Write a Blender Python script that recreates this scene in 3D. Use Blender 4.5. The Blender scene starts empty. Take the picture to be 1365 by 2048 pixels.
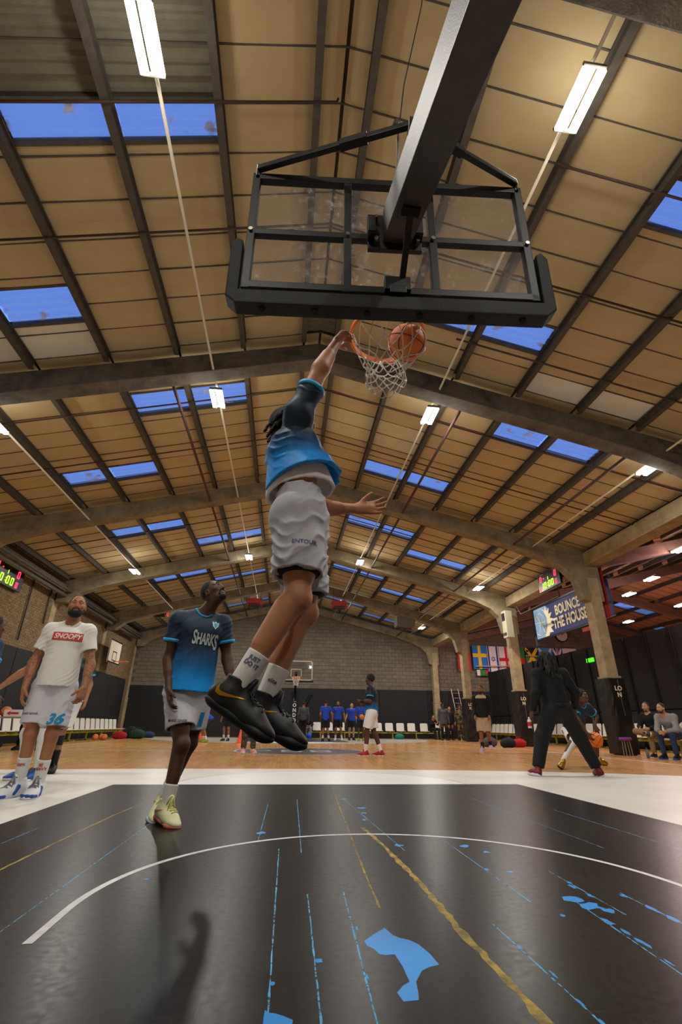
import bpy, bmesh, math, random
import numpy as np
from mathutils import Vector, Matrix
from mathutils.bvhtree import BVHTree
S=bpy.context.scene
COL=S.collection
rnd=random.Random(7)
PI=math.pi
# ------------------------------------------------------------------ camera
cam=bpy.data.cameras.new('camera'); camo=bpy.data.objects.new('camera',cam); COL.objects.link(camo)
CR=Vector((0.993610,-0.112400,0.010292)); CU=Vector((-0.055669,-0.408690,0.910974)); CB=Vector((-0.098187,-0.905726,-0.412335))
camo.matrix_world=Matrix(((CR.x,CU.x,CB.x,0),(CR.y,CU.y,CB.y,0),(CR.z,CU.z,CB.z,.6501),(0,0,0,1)))
cam.sensor_fit='VERTICAL'; cam.sensor_height=36; cam.lens=36*945.342/2048; cam.clip_start=.05; cam.clip_end=200
S.camera=camo
# ------------------------------------------------------------------ world: dusk sky seen through the rooflights
w=bpy.data.worlds.new('dusk_sky'); S.world=w; w.use_nodes=True
bg=w.node_tree.nodes['Background']; bg.inputs[0].default_value=(.15,.29,.72,1); bg.inputs[1].default_value=1.0
S.view_settings.view_transform='Standard'; S.view_settings.look='None'; S.view_settings.gamma=1
S.view_settings.use_curve_mapping=False; S.view_settings.exposure=0.46
LAMP_W=85      # watts of one twin tube fitting
# ------------------------------------------------------------------ helpers
def lin(h):
    if isinstance(h,str):
        c=[int(h[i:i+2],16)/255 for i in (0,2,4)]
        return tuple(v/12.92 if v<.04045 else ((v+.055)/1.055)**2.4 for v in c)
    return h
_M={}
def mat(name,col,rough=.6,metal=0,var=0,vscale=5,col2=None,bump=0,bscale=60,spec=.4,coat=0,emit=None,estr=0,trans=0,sss=0,aniso=None,thr=None,sheen=0):
    """procedural principled material; var mixes towards col2 through noise"""
    if name in _M: return _M[name]
    m=bpy.data.materials.new(name); m.use_nodes=True; _M[name]=m
    nt=m.node_tree; N=nt.nodes; L=nt.links; b=N['Principled BSDF']
    c=lin(col); b.inputs['Base Color'].default_value=(*c,1); b.inputs['Roughness'].default_value=rough
    b.inputs['Metallic'].default_value=metal; b.inputs['Specular IOR Level'].default_value=spec
    if coat: b.inputs['Coat Weight'].default_value=coat; b.inputs['Coat Roughness'].default_value=.15
    if sheen: b.inputs['Sheen Weight'].default_value=sheen
    if sss: b.inputs['Subsurface Weight'].default_value=sss; b.inputs['Subsurface Radius'].default_value=(.012,.005,.003); b.inputs['Subsurface Scale'].default_value=1
    if trans: b.inputs['Transmission Weight'].default_value=trans
    if emit is not None: b.inputs['Emission Color'].default_value=(*lin(emit),1); b.inputs['Emission Strength'].default_value=estr
    tc=N.new('ShaderNodeTexCoord')
    src=tc.outputs['Object']
    if aniso:
        mp=N.new('ShaderNodeMapping'); mp.inputs['Scale'].default_value=aniso; L.new(src,mp.inputs[0]); src=mp.outputs[0]
    if var:
        nz=N.new('ShaderNodeTexNoise'); nz.inputs['Scale'].default_value=vscale; nz.inputs['Detail'].default_value=6; nz.inputs['Roughness'].default_value=.65
        L.new(src,nz.inputs['Vector'])
        rp=N.new('ShaderNodeValToRGB'); lo,hi=thr or (.3,.7); rp.color_ramp.elements[0].position=lo; rp.color_ramp.elements[1].position=hi
        L.new(nz.outputs['Fac'],rp.inputs[0])
        mx=N.new('ShaderNodeMixRGB'); mx.inputs[1].default_value=(*c,1)
        c2=lin(col2) if col2 is not None else tuple(v*.55 for v in c)
        c2=tuple(a+(b_-a)*var for a,b_ in zip(c,c2)); mx.inputs[2].default_value=(*c2,1)
        L.new(rp.outputs[0],mx.inputs[0]); L.new(mx.outputs[0],b.inputs['Base Color'])
    if bump:
        nb=N.new('ShaderNodeTexNoise'); nb.inputs['Scale'].default_value=bscale; nb.inputs['Detail'].default_value=4
        L.new(src,nb.inputs['Vector']); bp=N.new('ShaderNodeBump'); bp.inputs['Strength'].default_value=bump; bp.inputs['Distance'].default_value=.01
        L.new(nb.outputs['Fac'],bp.inputs['Height']); L.new(bp.outputs[0],b.inputs['Normal'])
    return m
class MB:
    def __init__(s): s.v=[]; s.f=[]
    def add(s,v,f):
        n=len(s.v); s.v+= [tuple(p) for p in v]; s.f+=[tuple(i+n for i in q) for q in f]; return s
    def box(s,c,d,rot=None,bev=0):
        x,y,z=d[0]/2,d[1]/2,d[2]/2
        v=[Vector((a*x,b*y,e*z)) for a in(-1,1) for b in(-1,1) for e in(-1,1)]
        if rot is not None: v=[rot@p for p in v]
        c=Vector(c); v=[p+c for p in v]
        return s.add(v,[(0,1,3,2),(4,6,7,5),(0,4,5,1),(2,3,7,6),(0,2,6,4),(1,5,7,3)])
    def bar(s,a,b,wd,ht,up=(0,0,1)):
        a=Vector(a);b=Vector(b);d=(b-a); L=d.length; d.normalize(); u=Vector(up); r=d.cross(u)
        if r.length<1e-4: r=Vector((1,0,0))
        r.normalize(); u=r.cross(d)
        return s.box((a+b)/2,(wd,L,ht),Matrix((r,d,u)).transposed())
    def cyl(s,a,b,r,r2=None,n=12,cap=True):
        a=Vector(a);b=Vector(b); r2=r if r2 is None else r2; d=(b-a).normalized()
        t=Vector((0,0,1)) if abs(d.z)<.9 else Vector((1,0,0)); u=d.cross(t).normalized(); v=d.cross(u)
        P=[a+(u*math.cos(2*PI*i/n)+v*math.sin(2*PI*i/n))*r for i in range(n)]+[b+(u*math.cos(2*PI*i/n)+v*math.sin(2*PI*i/n))*r2 for i in range(n)]
        F=[(i,(i+1)%n,n+(i+1)%n,n+i) for i in range(n)]
        if cap: F+=[tuple(range(n-1,-1,-1)),tuple(range(n,2*n))]
        return s.add(P,F)
    def tube(s,pts,r,n=8,closed=False):
        pts=[Vector(p) for p in pts]; m=len(pts); rs=r if isinstance(r,(list,tuple)) else [r]*m
        P=[];pu=None
        for i,p in enumerate(pts):
            if closed: d=pts[(i+1)%m]-pts[i-1]
            else: d=pts[min(i+1,m-1)]-pts[max(i-1,0)]
            d.normalize()
            if pu is None:
                t=Vector((0,0,1)) if abs(d.z)<.9 else Vector((1,0,0)); u=d.cross(t).normalized()
            else: u=(pu-d*pu.dot(d)).normalized()
            pu=u; v=d.cross(u)
            P+=[p+(u*math.cos(2*PI*k/n)+v*math.sin(2*PI*k/n))*rs[i] for k in range(n)]
        F=[(i*n+k,i*n+(k+1)%n,((i+1)%m)*n+(k+1)%n,((i+1)%m)*n+k) for i in range(m if closed else m-1) for k in range(n)]
        if not closed: F+=[tuple(range(n-1,-1,-1)),tuple(range((m-1)*n,m*n))]
        return s.add(P,F)
    def lathe(s,prof,n=24,c=(0,0,0)):
        m=len(prof); c=Vector(c)
        P=[c+Vector((r*math.cos(2*PI*k/n),r*math.sin(2*PI*k/n),z)) for r,z in prof for k in range(n)]
        F=[(i*n+k,i*n+(k+1)%n,(i+1)*n+(k+1)%n,(i+1)*n+k) for i in range(m-1) for k in range(n)]
        return s.add(P,F)
    def poly(s,pts): return s.add(pts,[tuple(range(len(pts)))])
    def prism(s,poly,vec):
        n=len(poly); vec=Vector(vec); P=[Vector(p) for p in poly]; P+= [p+vec for p in P]
        return s.add(P,[tuple(range(n-1,-1,-1)),tuple(range(n,2*n))]+[(i,(i+1)%n,n+(i+1)%n,n+i) for i in range(n)])
    def mesh(s,name,m=None,smooth=False,off=None,bevel=0):
        me=bpy.data.meshes.new(name)
        v=s.v if off is None else [(p[0]-off[0],p[1]-off[1],p[2]-off[2]) for p in s.v]
        me.from_pydata(v,[],s.f); 
        if m: me.materials.append(m)
        if bevel or True:
            bm=bmesh.new(); bm.from_mesh(me)
            if len(s.f)<60000: bmesh.ops.recalc_face_normals(bm,faces=bm.faces)
            if bevel: bmesh.ops.bevel(bm,geom=bm.edges[:],offset=bevel,segments=2,affect='EDGES',profile=.7)
            bm.to_mesh(me); bm.free()
        if smooth: me.shade_smooth()
        me.update(); return me
    def build(s,name,m,parent=None,smooth=False,bevel=0,**k):
        off=parent_loc(parent)
        return link(name,s.mesh(name,m,smooth,off,bevel),parent,**k)
def parent_loc(p):
    l=Vector((0,0,0))
    while p is not None: l=l+Vector(p.location); p=p.parent
    return l
def link(name,me,parent=None,label=None,cat=None,group=None,kind=None,loc=None):
    o=bpy.data.objects.new(name,me); COL.objects.link(o)
    if parent is not None: o.parent=parent
    if loc is not None: o.location=loc
    if label: o['label']=label
    if cat: o['category']=cat
    if group: o['group']=group
    if kind: o['kind']=kind
    return o
def thing(name,label,cat,loc=(0,0,0),rz=0,group=None,kind=None):
    o=link(name,None,None,label,cat,group,kind,loc); o.rotation_euler=(0,0,rz); return o
def dup(o,loc=None,rz=None,label=None,parent=None):
    c=o.copy(); COL.objects.link(c); c.parent=parent
    if loc is not None: c.location=loc
    if rz is not None: c.rotation_euler=(0,0,rz)
    if label: c['label']=label
    for ch in list(o.children): dup(ch,parent=c)
    return c
def grid_sheet(nx,ny,fn):
    m=MB(); v=[fn(i/nx,j/ny) for j in range(ny+1) for i in range(nx+1)]
    return m.add(v,[(j*(nx+1)+i,j*(nx+1)+i+1,(j+1)*(nx+1)+i+1,(j+1)*(nx+1)+i) for j in range(ny) for i in range(nx)])
def text_mesh(txt,size=1,bold=0,shear=0,space=1,extr=0,align='CENTER'):
    cu=bpy.data.curves.new('text','FONT'); cu.body=txt; cu.size=size; cu.offset=bold; cu.shear=shear; cu.space_character=space
    cu.extrude=extr; cu.align_x=align; cu.align_y='CENTER'; cu.resolution_u=3
    o=bpy.data.objects.new('text',cu); COL.objects.link(o)
    dg=bpy.context.evaluated_depsgraph_get(); me=bpy.data.meshes.new_from_object(o.evaluated_get(dg))
    bpy.data.objects.remove(o); bpy.data.curves.remove(cu); return me
def text_on(name,txt,m,parent,origin,ux,uy,size,sx=1,**k):
    """flat lettering: glyph x along ux, y along uy"""
    me=text_mesh(txt,size,**k); ux=Vector(ux).normalized(); uy=Vector(uy).normalized(); o=Vector(origin)-parent_loc(parent)
    for v in me.vertices: v.co=o+ux*v.co.x*sx+uy*v.co.y+ux.cross(uy)*v.co.z
    me.materials.clear(); me.materials.append(m); me.name=name
    return link(name,me,parent)

# ================================================================== SETTING
M_conc=mat('concrete_pale','b3a078',.85,var=.6,vscale=3,col2='5e5340',bump=.4,bscale=40)
M_conc_dark=mat('concrete_weathered_shaded','6f665a',.9,var=.8,vscale=2.5,col2='2e2a26',bump=.4,bscale=40)
M_raf=mat('concrete_brown','94866a',.88,var=.7,vscale=2.6,col2='4e4534',bump=.4,bscale=40)
M_steel=mat('purlin_steel','575046',.7,var=.6,vscale=8,col2='352c24',metal=0)
M_pipe=mat('pipe_steel','3a3029',.6,var=.6,vscale=6,col2='5a2c18')
M_board=mat('ceiling_board','bfaa80',.9,var=.4,vscale=1.3,col2='a28d66',bump=.15,bscale=20)
M_boardp=mat('ceiling_board_pale','cfc6a0',.9,var=.3,vscale=2,col2='a89c78')
M_boardw=mat('ceiling_board_white','dcd6c8',.8)
M_sheet=mat('corrugated_sheet','7d7763',.8,var=.5,vscale=4,col2='4a463a')
M_black=mat('black_void','0b0b0b',.9)
M_brick=mat('brick_ochre','80694a',.9,var=.5,vscale=7,col2='5e4a32',bump=.3)
M_mortar=mat('mortar','6c5a42',.95)
M_block=mat('block_grey','756b5d',.9,var=.6,vscale=1.3,col2='5a5246',bump=.3)
M_bmort=mat('block_mortar','5c5347',.95)
M_dado=mat('black_padding','1c1d20',.75,var=.4,vscale=3,col2='0e0e10')
M_curt=mat('black_panel','232324',.8,var=.5,vscale=2,col2='151515')
XR=.34
def island(m,amt):
    nt=m.node_tree;N=nt.nodes;L=nt.links;b=N['Principled BSDF']; src=b.inputs['Base Color'].links[0].from_socket
    g=N.new('ShaderNodeNewGeometry'); r=N.new('ShaderNodeMapRange'); r.inputs[3].default_value=1-amt; r.inputs[4].default_value=1+amt; L.new(g.outputs['Random Per Island'],r.inputs[0])
    h=N.new('ShaderNodeHueSaturation'); L.new(src,h.inputs['Color']); L.new(r.outputs[0],h.inputs['Value']); L.new(h.outputs[0],b.inputs['Base Color'])
island(M_brick,.18); island(M_block,.10); island(M_board,.07)
def rz(x):   # underside of the roof boards
    if x<=9.62: return 8.3-.25*abs(x-XR)
    return 5.98+.25*min(x-9.62,9.3)-.25*max(0,x-18.92)
# ---- floor
MATS_FLOOR={}
def wood_mat():
    m=bpy.data.materials.new('maple_boards'); m.use_nodes=True; nt=m.node_tree; N=nt.nodes; L=nt.links; b=N['Principled BSDF']
    tc=N.new('ShaderNodeTexCoord'); mp=N.new('ShaderNodeMapping'); mp.inputs['Rotation'].default_value=(0,0,PI/2); L.new(tc.outputs['Object'],mp.inputs[0])
    br=N.new('ShaderNodeTexBrick'); br.inputs['Scale'].default_value=1; br.inputs['Brick Width'].default_value=.9; br.inputs['Row Height'].default_value=.07
    br.inputs['Mortar Size'].default_value=.0015; br.inputs['Color1'].default_value=(.80,.43,.14,1); br.inputs['Color2'].default_value=(.66,.33,.095,1); br.inputs['Mortar'].default_value=(.25,.12,.04,1)
    L.new(mp.outputs[0],br.inputs[0])
    nz=N.new('ShaderNodeTexNoise'); nz.inputs['Scale'].default_value=.8; nz.inputs['Detail'].default_value=5; L.new(tc.outputs['Object'],nz.inputs[0])
    mx=N.new('ShaderNodeMixRGB'); mx.blend_type='MULTIPLY'; mx.inputs[0].default_value=.35; L.new(br.outputs[0],mx.inputs[1]); L.new(nz.outputs['Fac'],mx.inputs[2])
    L.new(mx.outputs[0],b.inputs['Base Color']); b.inputs['Roughness'].default_value=.22
    return m
M_wood=wood_mat()
def paint(name,c,rough=.3,scuff='808080',amt=.12,spec=.35):
    """court paint: thin scuffs along the play direction and a gloss that varies"""
    m=bpy.data.materials.new(name); m.use_nodes=True; nt=m.node_tree; N=nt.nodes; L=nt.links; b=N['Principled BSDF']
    tc=N.new('ShaderNodeTexCoord')
    def noise(sc,det,scale=None,rot=0):
        mp=N.new('ShaderNodeMapping'); L.new(tc.outputs['Object'],mp.inputs[0])
        if scale: mp.inputs['Scale'].default_value=scale
        mp.inputs['Rotation'].default_value=(0,0,rot)
        n=N.new('ShaderNodeTexNoise'); n.inputs['Scale'].default_value=sc; n.inputs['Detail'].default_value=det; L.new(mp.outputs[0],n.inputs[0]); return n.outputs['Fac']
    def ramp(s,a,b_,o0=0,o1=1):
        r=N.new('ShaderNodeMapRange'); r.inputs[1].default_value=a; r.inputs[2].default_value=b_; r.inputs[3].default_value=o0; r.inputs[4].default_value=o1; L.new(s,r.inputs[0]); return r.outputs[0]
    s1=ramp(noise(2.2,4,(1,70,1),.7),.63,.70); s2=ramp(noise(2.6,4,(60,1,1),.35),.64,.70)
    ad=N.new('ShaderNodeMath'); ad.operation='MAXIMUM'; L.new(s1,ad.inputs[0]); L.new(s2,ad.inputs[1])
    dirt=ramp(noise(1.2,5),.35,.75,0,.5)
    sm=N.new('ShaderNodeMath'); sm.operation='MULTIPLY_ADD'; L.new(ad.outputs[0],sm.inputs[0]); sm.inputs[1].default_value=amt*1.2; 
    m2=N.new('ShaderNodeMath'); m2.operation='MULTIPLY'; L.new(dirt,m2.inputs[0]); m2.inputs[1].default_value=amt; L.new(m2.outputs[0],sm.inputs[2])
    mx=N.new('ShaderNodeMixRGB'); mx.inputs[1].default_value=(*lin(c),1); mx.inputs[2].default_value=(*lin(scuff),1); L.new(sm.outputs[0],mx.inputs[0]); L.new(mx.outputs[0],b.inputs['Base Color'])
    L.new(ramp(noise(38,4),.3,.7,rough-.02,rough+.05),b.inputs['Roughness']); b.inputs['Specular IOR Level'].default_value=spec
    return m
M_key=paint('key_paint_black','0c0a0a',.30,'5a5450',.15,spec=.17); M_white=paint('court_paint_cream','e6e4dc',.3,'a09a88',.5); M_wht=paint('court_paint_white','eeeeee',.3,'b0b0b0',.3)
M_line=mat('line_white','dedede',.5,var=.4,vscale=25,col2='8a8a88'); M_blue=mat('old_blue_paint','0a88d8',.4); M_yel=mat('old_yellow_line','a88c2a',.6,var=.7,vscale=14,col2='2a2618',thr=(.4,.6)); M_bluew=mat('worn_blue_flecks','3aa0d8',.5,var=1,vscale=30,col2='14100f',thr=(.52,.56))
M_dk=paint('circle_paint_grey','3a3b42',.3,'6a6460',.3); M_lg=paint('key_paint_light_grey','b9b7ac',.3)
fl=MB().box((9.5,13.5,-.1),(40,36,.2)).build('floor',M_wood,kind='structure')
KX,YF,YC=.541,6.58,2.355
def flat(name,pts,z,m,label=None):
    return MB().prism([(x,y,0) for x,y in pts],(0,0,z)).build(name,m,fl,label=label)
white_edge=[(-6.9,-.5),(-6.9,5.2),(-6.2,6.9),(-5.2,8.0),(-4.19,8.6),(-2.2,8.78),(-.16,8.83),(1.4,8.76),(2.87,8.63),(4.17,8.42),(5.2,8.12),(6.18,7.69),(7.2,6.9),(7.9,5.2),(7.9,-.5)]
flat('cream_painted_zone',white_edge,.0006,M_white)
def arc(cx,cy,r,a0,a1,n=48): return [(cx+r*math.cos(a0+(a1-a0)*i/n),cy+r*math.sin(a0+(a1-a0)*i/n)) for i in range(n+1)]
flat('free_throw_semicircle',arc(KX,YF,1.8,0,PI),.0010,M_wht)
flat('painted_key',[(KX-2.46,-.4),(KX+2.46,-.4),(KX+2.46,YF),(KX-2.46,YF)],.0013,M_key)
def ringline(name,cx,cy,r,w_,a0,a1,z,m,ext=0,n=64):
    o=arc(cx,cy,r+w_/2,a0,a1,n); i=arc(cx,cy,r-w_/2,a0,a1,n)
    if ext: o=[(o[0][0],o[0][1]-ext)]+o+[(o[-1][0],o[-1][1]-ext)]; i=[(i[0][0],i[0][1]-ext)]+i+[(i[-1][0],i[-1][1]-ext)]
    mb=MB(); nn=len(o); mb.add([(x,y,z) for x,y in o]+[(x,y,z) for x,y in i],[(k,k+1,nn+k+1,nn+k) for k in range(nn-1)])
    return mb.build(name,m,fl)
ringline('restricted_area_line',KX,YC,1.318,.032,0,PI,.0022,M_line,ext=.3)
ringline('free_throw_arc_line',KX,YF,1.8,.012,0,PI,.0016,M_dk)
# old blue paint showing through: shapes measured on the floor
flat('old_paint_patch',[(.31,1.992),(.352,2.045),(.399,2.096),(.415,2.03),(.433,2.007),(.462,1.985),(.483,1.95),(.5,1.88),(.507,1.803),(.472,1.79),(.445,1.77),(.411,1.708),(.402,1.65),(.393,1.612),(.352,1.608),(.345,1.654),(.37,1.69),(.393,1.709),(.395,1.8),(.389,1.884),(.36,1.88),(.342,1.888),(.33,1.93),(.313,1.953)],.0018,M_blue)
flat('old_paint_patch',[(-.008,1.47),(-.006,1.56),(-.004,1.599),(.008,1.585),(.019,1.583),(.04,1.57),(.065,1.549),(.06,1.512),(.05,1.47)],.0018,M_blue)
def shard(x,y,s,asp=2.5,seed=0,m=None):
    r=random.Random(seed); n=11; pts=[]
    for i in range(n):
        a=2*PI*i/n; k=r.uniform(.45,1.1); pts.append((x+math.cos(a)*s*k/asp**.5,y+math.sin(a)*s*k*asp**.5))
    flat('old_paint_patch',pts,.0018,m or M_blue)
for i,(x,y,s,asp) in enumerate([(1.24,2.34,.05,1.2),(1.27,2.25,.055,1.0),(1.31,2.2,.03,1.6),(1.235,2.09,.028,3),(1.24,2.0,.022,4),(1.235,1.9,.022,4),(1.215,1.76,.014,6),(1.34,2.5,.03,3),(1.345,2.38,.02,4),(1.36,2.56,.018,2),(1.49,2.36,.02,2),(1.5,2.2,.03,3.5),(1.5,2.1,.03,2.5),(1.1,2.16,.016,1),(.805,1.9,.014,2),(.82,1.72,.012,5),(.81,1.56,.014,5),(.81,1.47,.012,3),(.15,1.86,.018,1.5),(.012,1.73,.012,2),(-.1,3.75,.04,1.5),(1.13,3.3,.04,1.2),(.73,3.35,.035,1.2),(.72,4.75,.05,1.2),(.7,4.5,.03,1.2),(.98,3.6,.02,1.2),(-.58,2.75,.016,1.2),(.3,2.1,.01,6),(.28,1.75,.01,5),(.64,5.3,.04,1.4),(.66,4.2,.03,2),(1.2,3.15,.03,1),(1.06,2.8,.018,1.2),(1.16,2.75,.018,1.2)]):
    shard(x,y,s,asp,i)
def seam(name,pts,w_,m,seed=0):
    r=random.Random(seed); mb=MB(); L=[]
    for (x0,y0),(x1,y1) in zip(pts,pts[1:]):
        n=max(2,int(abs(y1-y0)/.04))
        for i in range(n): t=i/n; L.append((x0+(x1-x0)*t,y0+(y1-y0)*t))
    L.append(pts[-1]); v=[]
    for x,y in L:
        a=r.uniform(.25,1)*w_/2; b=r.uniform(.25,1)*w_/2; v+=[(x-a,y,.0015),(x+b,y,.0015)]
    mb.add(v,[(2*i,2*i+1,2*i+3,2*i+2) for i in range(len(L)-1)]); return mb.build(name,m,fl)
seam('old_yellow_line',[(.60,3.9),(.64,3.37),(.665,2.6),(.66,2.0),(.67,1.75),(.675,1.4)],.042,M_yel,1)
seam('old_yellow_line',[(.60,6.1),(.50,4.0),(.44,2.84),(.42,2.3)],.014,M_yel,2)
seam('old_yellow_line',[(-1.19,5.3),(-1.26,4.5),(-1.30,3.5),(-1.316,2.9)],.022,M_yel,3)
for k,(x0,y0,x1,y1) in enumerate([(-.9,4.2,-.915,2.0),(.02,3.3,.002,1.35),(.145,2.5,.13,1.35),(.30,2.5,.26,1.35),(.18,5.3,.145,3.2),(.80,2.1,.81,1.35),(1.36,2.75,1.35,2.15),(1.5,2.4,1.5,1.95),(1.24,2.3,1.19,1.6),(-.09,5.0,-.11,3.5),(1.93,5.3,1.95,3.2),(.59,6.1,.74,3.2),(-1.6,4,-1.6,2.6),(1.05,3.6,1.05,2.3),(2.4,4.6,2.4,3.1)]):
    seam('board_joint_wear',[(x0,y0),(x1,y1)],.0075,M_bluew,10+k)
# court lines and centre circle
LW=.05
def rect(name,x0,x1,y0,y1,z,m): return flat(name,[(x0,y0),(x1,y0),(x1,y1),(x0,y1)],z,m)
rect('sideline',8.02,8.07,5.6,28.8,.0012,M_line); rect('sideline',-6.99,-6.94,5.3,28.8,.0012,M_line); rect('halfway_line',-6.99,8.07,14.73,14.78,.0010,M_line)
flat('centre_circle',arc(KX,14.78,1.8,0,2*PI,64)[:-1],.0014,M_dk); ringline('centre_circle_line',KX,14.78,1.8,.05,0,2*PI,.0018,M_line)
for k,(t,dx,dy,sz) in enumerate([('8',-.35,.45,.62),('8',-.35,-.05,.62),('8',.45,.45,.62),('8',.45,-.05,.62),('3',-1.15,.1,.6)]):
    pass
for dx,dy in ((-.25,.25),(-.25,-.3),(.55,.25),(.55,-.3)): ringline('centre_logo_ring',KX+dx,14.78+dy,.26,.07,0,2*PI,.0022,M_line,n=24)
ringline('centre_logo_ring',KX-1.1,14.9,.25,.07,-2.2,2.2,.0022,M_line,n=20)
flat('far_light_zone',[(KX+dx,dy) for dx,dy in [(7.2,28.77),(7.2,26.5)]+[(6.9*math.cos(a),27.2+0-6.6*math.sin(a)) for a in [PI*i/24 for i in range(1,24)]]+[(-7.2,26.5),(-7.2,28.77)]],.0012,M_lg)
flat('far_painted_key',[(KX-2.45,22.95),(KX+2.45,22.95),(KX+2.45,28.77),(KX-2.45,28.77)],.0016,M_dk)
flat('far_free_throw_semicircle',arc(KX,22.95,1.8,PI,2*PI),.002,M_wht)
rect('far_baseline',-6.99,8.07,28.77,28.82,.002,M_line)
# ---- walls
Y0,Y1=-4.2,31.0
def wallbox(name,c,d,m): return MB().box(c,d).build(name,m,kind='structure')
wb=wallbox('wall_back',(9.6,31.25,4.3),(38.4,.3,8.6),M_bmort)
blk=MB(); r=random.Random(3)
for j in range(int((8.3-2.75)/.225)):
    z0=2.75+j*.225
    for i in range(82):
        x0=-9.2+i*.45+(.225 if j%2 else 0); 
        if z0+.2>rz(x0+.2)+.15: continue
        dd=.012+r.random()*.014
        blk.box((x0+.2175,31.1-dd/2,z0+.1),(.43,dd,.205))
blk.build('concrete_blocks',M_block,wb,kind='stuff')
for k in range(10):
    MB().box((-7.7+k*3.02,31.06,1.37),(2.98,.08,2.74)).build('wall_pad',M_dado,wb,bevel=.015)
wl=wallbox('wall_left',(-9.3,13.4,3.1),(.3,35.4,6.2),M_mortar)
bk=MB()
for j in range(38):
    z0=2.98+j*.076
    if z0>5.75: break
    for i in range(124):
        y0=4.2+i*.216+(.108 if j%2 else 0)
        if y0>30.8: continue
        dd=.006+r.random()*.009
        bk.box((-9.15+dd/2,y0+.104,z0+.034),(dd,.204,.066))
bk.build('bricks',M_brick,wl,kind='stuff')
for k in range(14): MB().box((-9.11,-3.2+k*2.45,1.48),(.08,2.42,2.94)).build('wall_pad',M_dado,wl,bevel=.015)
wallbox('wall_front',(9.6,-4.35,4.3),(38.4,.3,8.6),M_block)
wallbox('wall_far_side',(28.4,13.4,4.3),(.3,35.4,8.6),M_block)
wr=MB().box((13.16,17.5,1.95),(.06,27,3.9)).build('wall_right',M_black,kind='structure')
for k in range(22):
    y0=4.2+k*1.22
    for z0,z1 in ((.02,1.26),(1.3,3.88)):
        MB().box((13.11,y0+.59,(z0+z1)/2),(.05,1.15,z1-z0)).build('panel',M_curt,wr)
    MB().bar((13.05,y0-.02,.0),(13.05,y0-.02,3.88),.05,.07,up=(0,1,0)).build('upright',M_black,wr)
# ---- roof: boards between purlins
PL=[0.0,-1.23,-2.52,-3.80,-5.11,-6.28,-7.5,-8.8]; PR=[.68,1.97,3.27,4.58,5.88,7.15,8.4]
cells=[]
def col_edges():
    e=[(-9.15,-8.8)]+[(PL[i+1],PL[i]) for i in range(6,-1,-1)]+[(0,XR),(XR,.68)]+[(PR[i],PR[i+1]) for i in range(6)]+[(8.4,9.6)]
    return e
edges=col_edges()
redges=[(9.62+1.33*i,9.62+1.33*(i+1)) for i in range(14)]
SKY={}   # (x0 ranges) -> intervals
def sky(xa,xb,ya,yb):
    for e in edges+redges:
        c=(e[0]+e[1])/2
        if xa<c<xb and e[1]-e[0]>.5: SKY.setdefault(e,[]).append((ya,yb))
sky(-3.8,-1.2,3.47,3.95); sky(-6.28,-3.8,6.03,6.80); sky(1.97,4.6,5.95,6.62); sky(4.6,7.2,3.3,3.95)
sky(-3.8,-1.2,8.9,9.72); sky(-6.28,-3.8,11.75,12.53); sky(1.97,4.6,11.95,12.72); sky(4.6,7.2,8.72,9.43)
sky(-6.28,-3.8,15.75,16.6); sky(-3.8,-1.2,17.85,18.7); sky(1.97,4.6,16.0,16.8); sky(4.6,7.2,17.6,18.4)
for b in (1,2):
    o=5.85*b
    sky(-6.28,-3.8,15.75+o,16.55+o); sky(-3.8,-1.2,17.4+o,18.1+o); sky(1.97,4.6,16.0+o,16.8+o); sky(4.6,7.2,17.6+o,18.4+o)
for b in range(4): sky(10.9,13.6,9.5+5.85*b,10.5+5.85*b); sky(14.9,17.6,11.5+5.85*b,12.5+5.85*b); sky(20.2,22.9,9.5+5.85*b,10.5+5.85*b); sky(24,26.9,11.5+5.85*b,12.5+5.85*b)
def special(c,y):
    """boards that differ: missing, pale, white"""
    if -5.2<c<-1.2 and 2.5<y<3.45: return 'bare'
    if -5.2<c<-3.8 and 6.85<y<7.7: return 'white'
    if -6.4<c<-5.1 and 6.85<y<7.7: return 'white'
    if 4.6<c<7.2 and 6.75<y<7.6: return 'white'
    if 0<c<.7 and 6.6<y<7.9: return 'bare'
    if .68<c<3.2 and 9.9<y<11.2: return 'pale'
    if .68<c<3.2 and 17.0<y<18.1: return 'pale'
    if .68<c<3.2 and 23.0<y<24.1: return 'pale'
    return ''
ce=MB(); barm=MB(); boards=[]; skyl=[]
def quad_on(e,y0,y1,dz,mb):
    x0,x1=e; mb.add([(x0,y0,rz(x0)+dz),(x1,y0,rz(x1)+dz),(x1,y1,rz(x1)+dz),(x0,y1,rz(x0)+dz)],[(0,1,2,3)])
J0=[2.93+.585*k for k in range(-12,49)]
for e in edges+redges:
    iv=SKY.get(e,[]); js=[y for y in J0 if Y0<y<Y1 and not any(a-.12<y<b+.12 for a,b in iv)]
    js=sorted(set(js+[Y0,Y1]+[y for q in iv for y in q]))
    for a,b in zip(js,js[1:]):
        c=(e[0]+e[1])/2; s_=any(abs(a-q[0])<1e-6 for q in iv)
        if s_: skyl.append((e,a,b)); continue
        quad_on(e,a,b,.12,ce)
        k=special(c,(a+b)/2)
        boards.append((e,a,b,k))
        # T bar at the joint
        x0,x1=e; barm.bar((x0,a,rz(x0)-.008),(x1,a,rz(x1)-.008),.020,.016)
ceil=ce.build('ceiling',M_sheet,kind='structure')
barm.build('tee_bars',M_steel,ceil,kind='stuff')
um=grid_sheet(4,3,lambda u,v:(u-.5,v-.5,-.02*(1-(2*u-1)**2)*(1-.5*(2*v-1)**2)))
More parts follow.
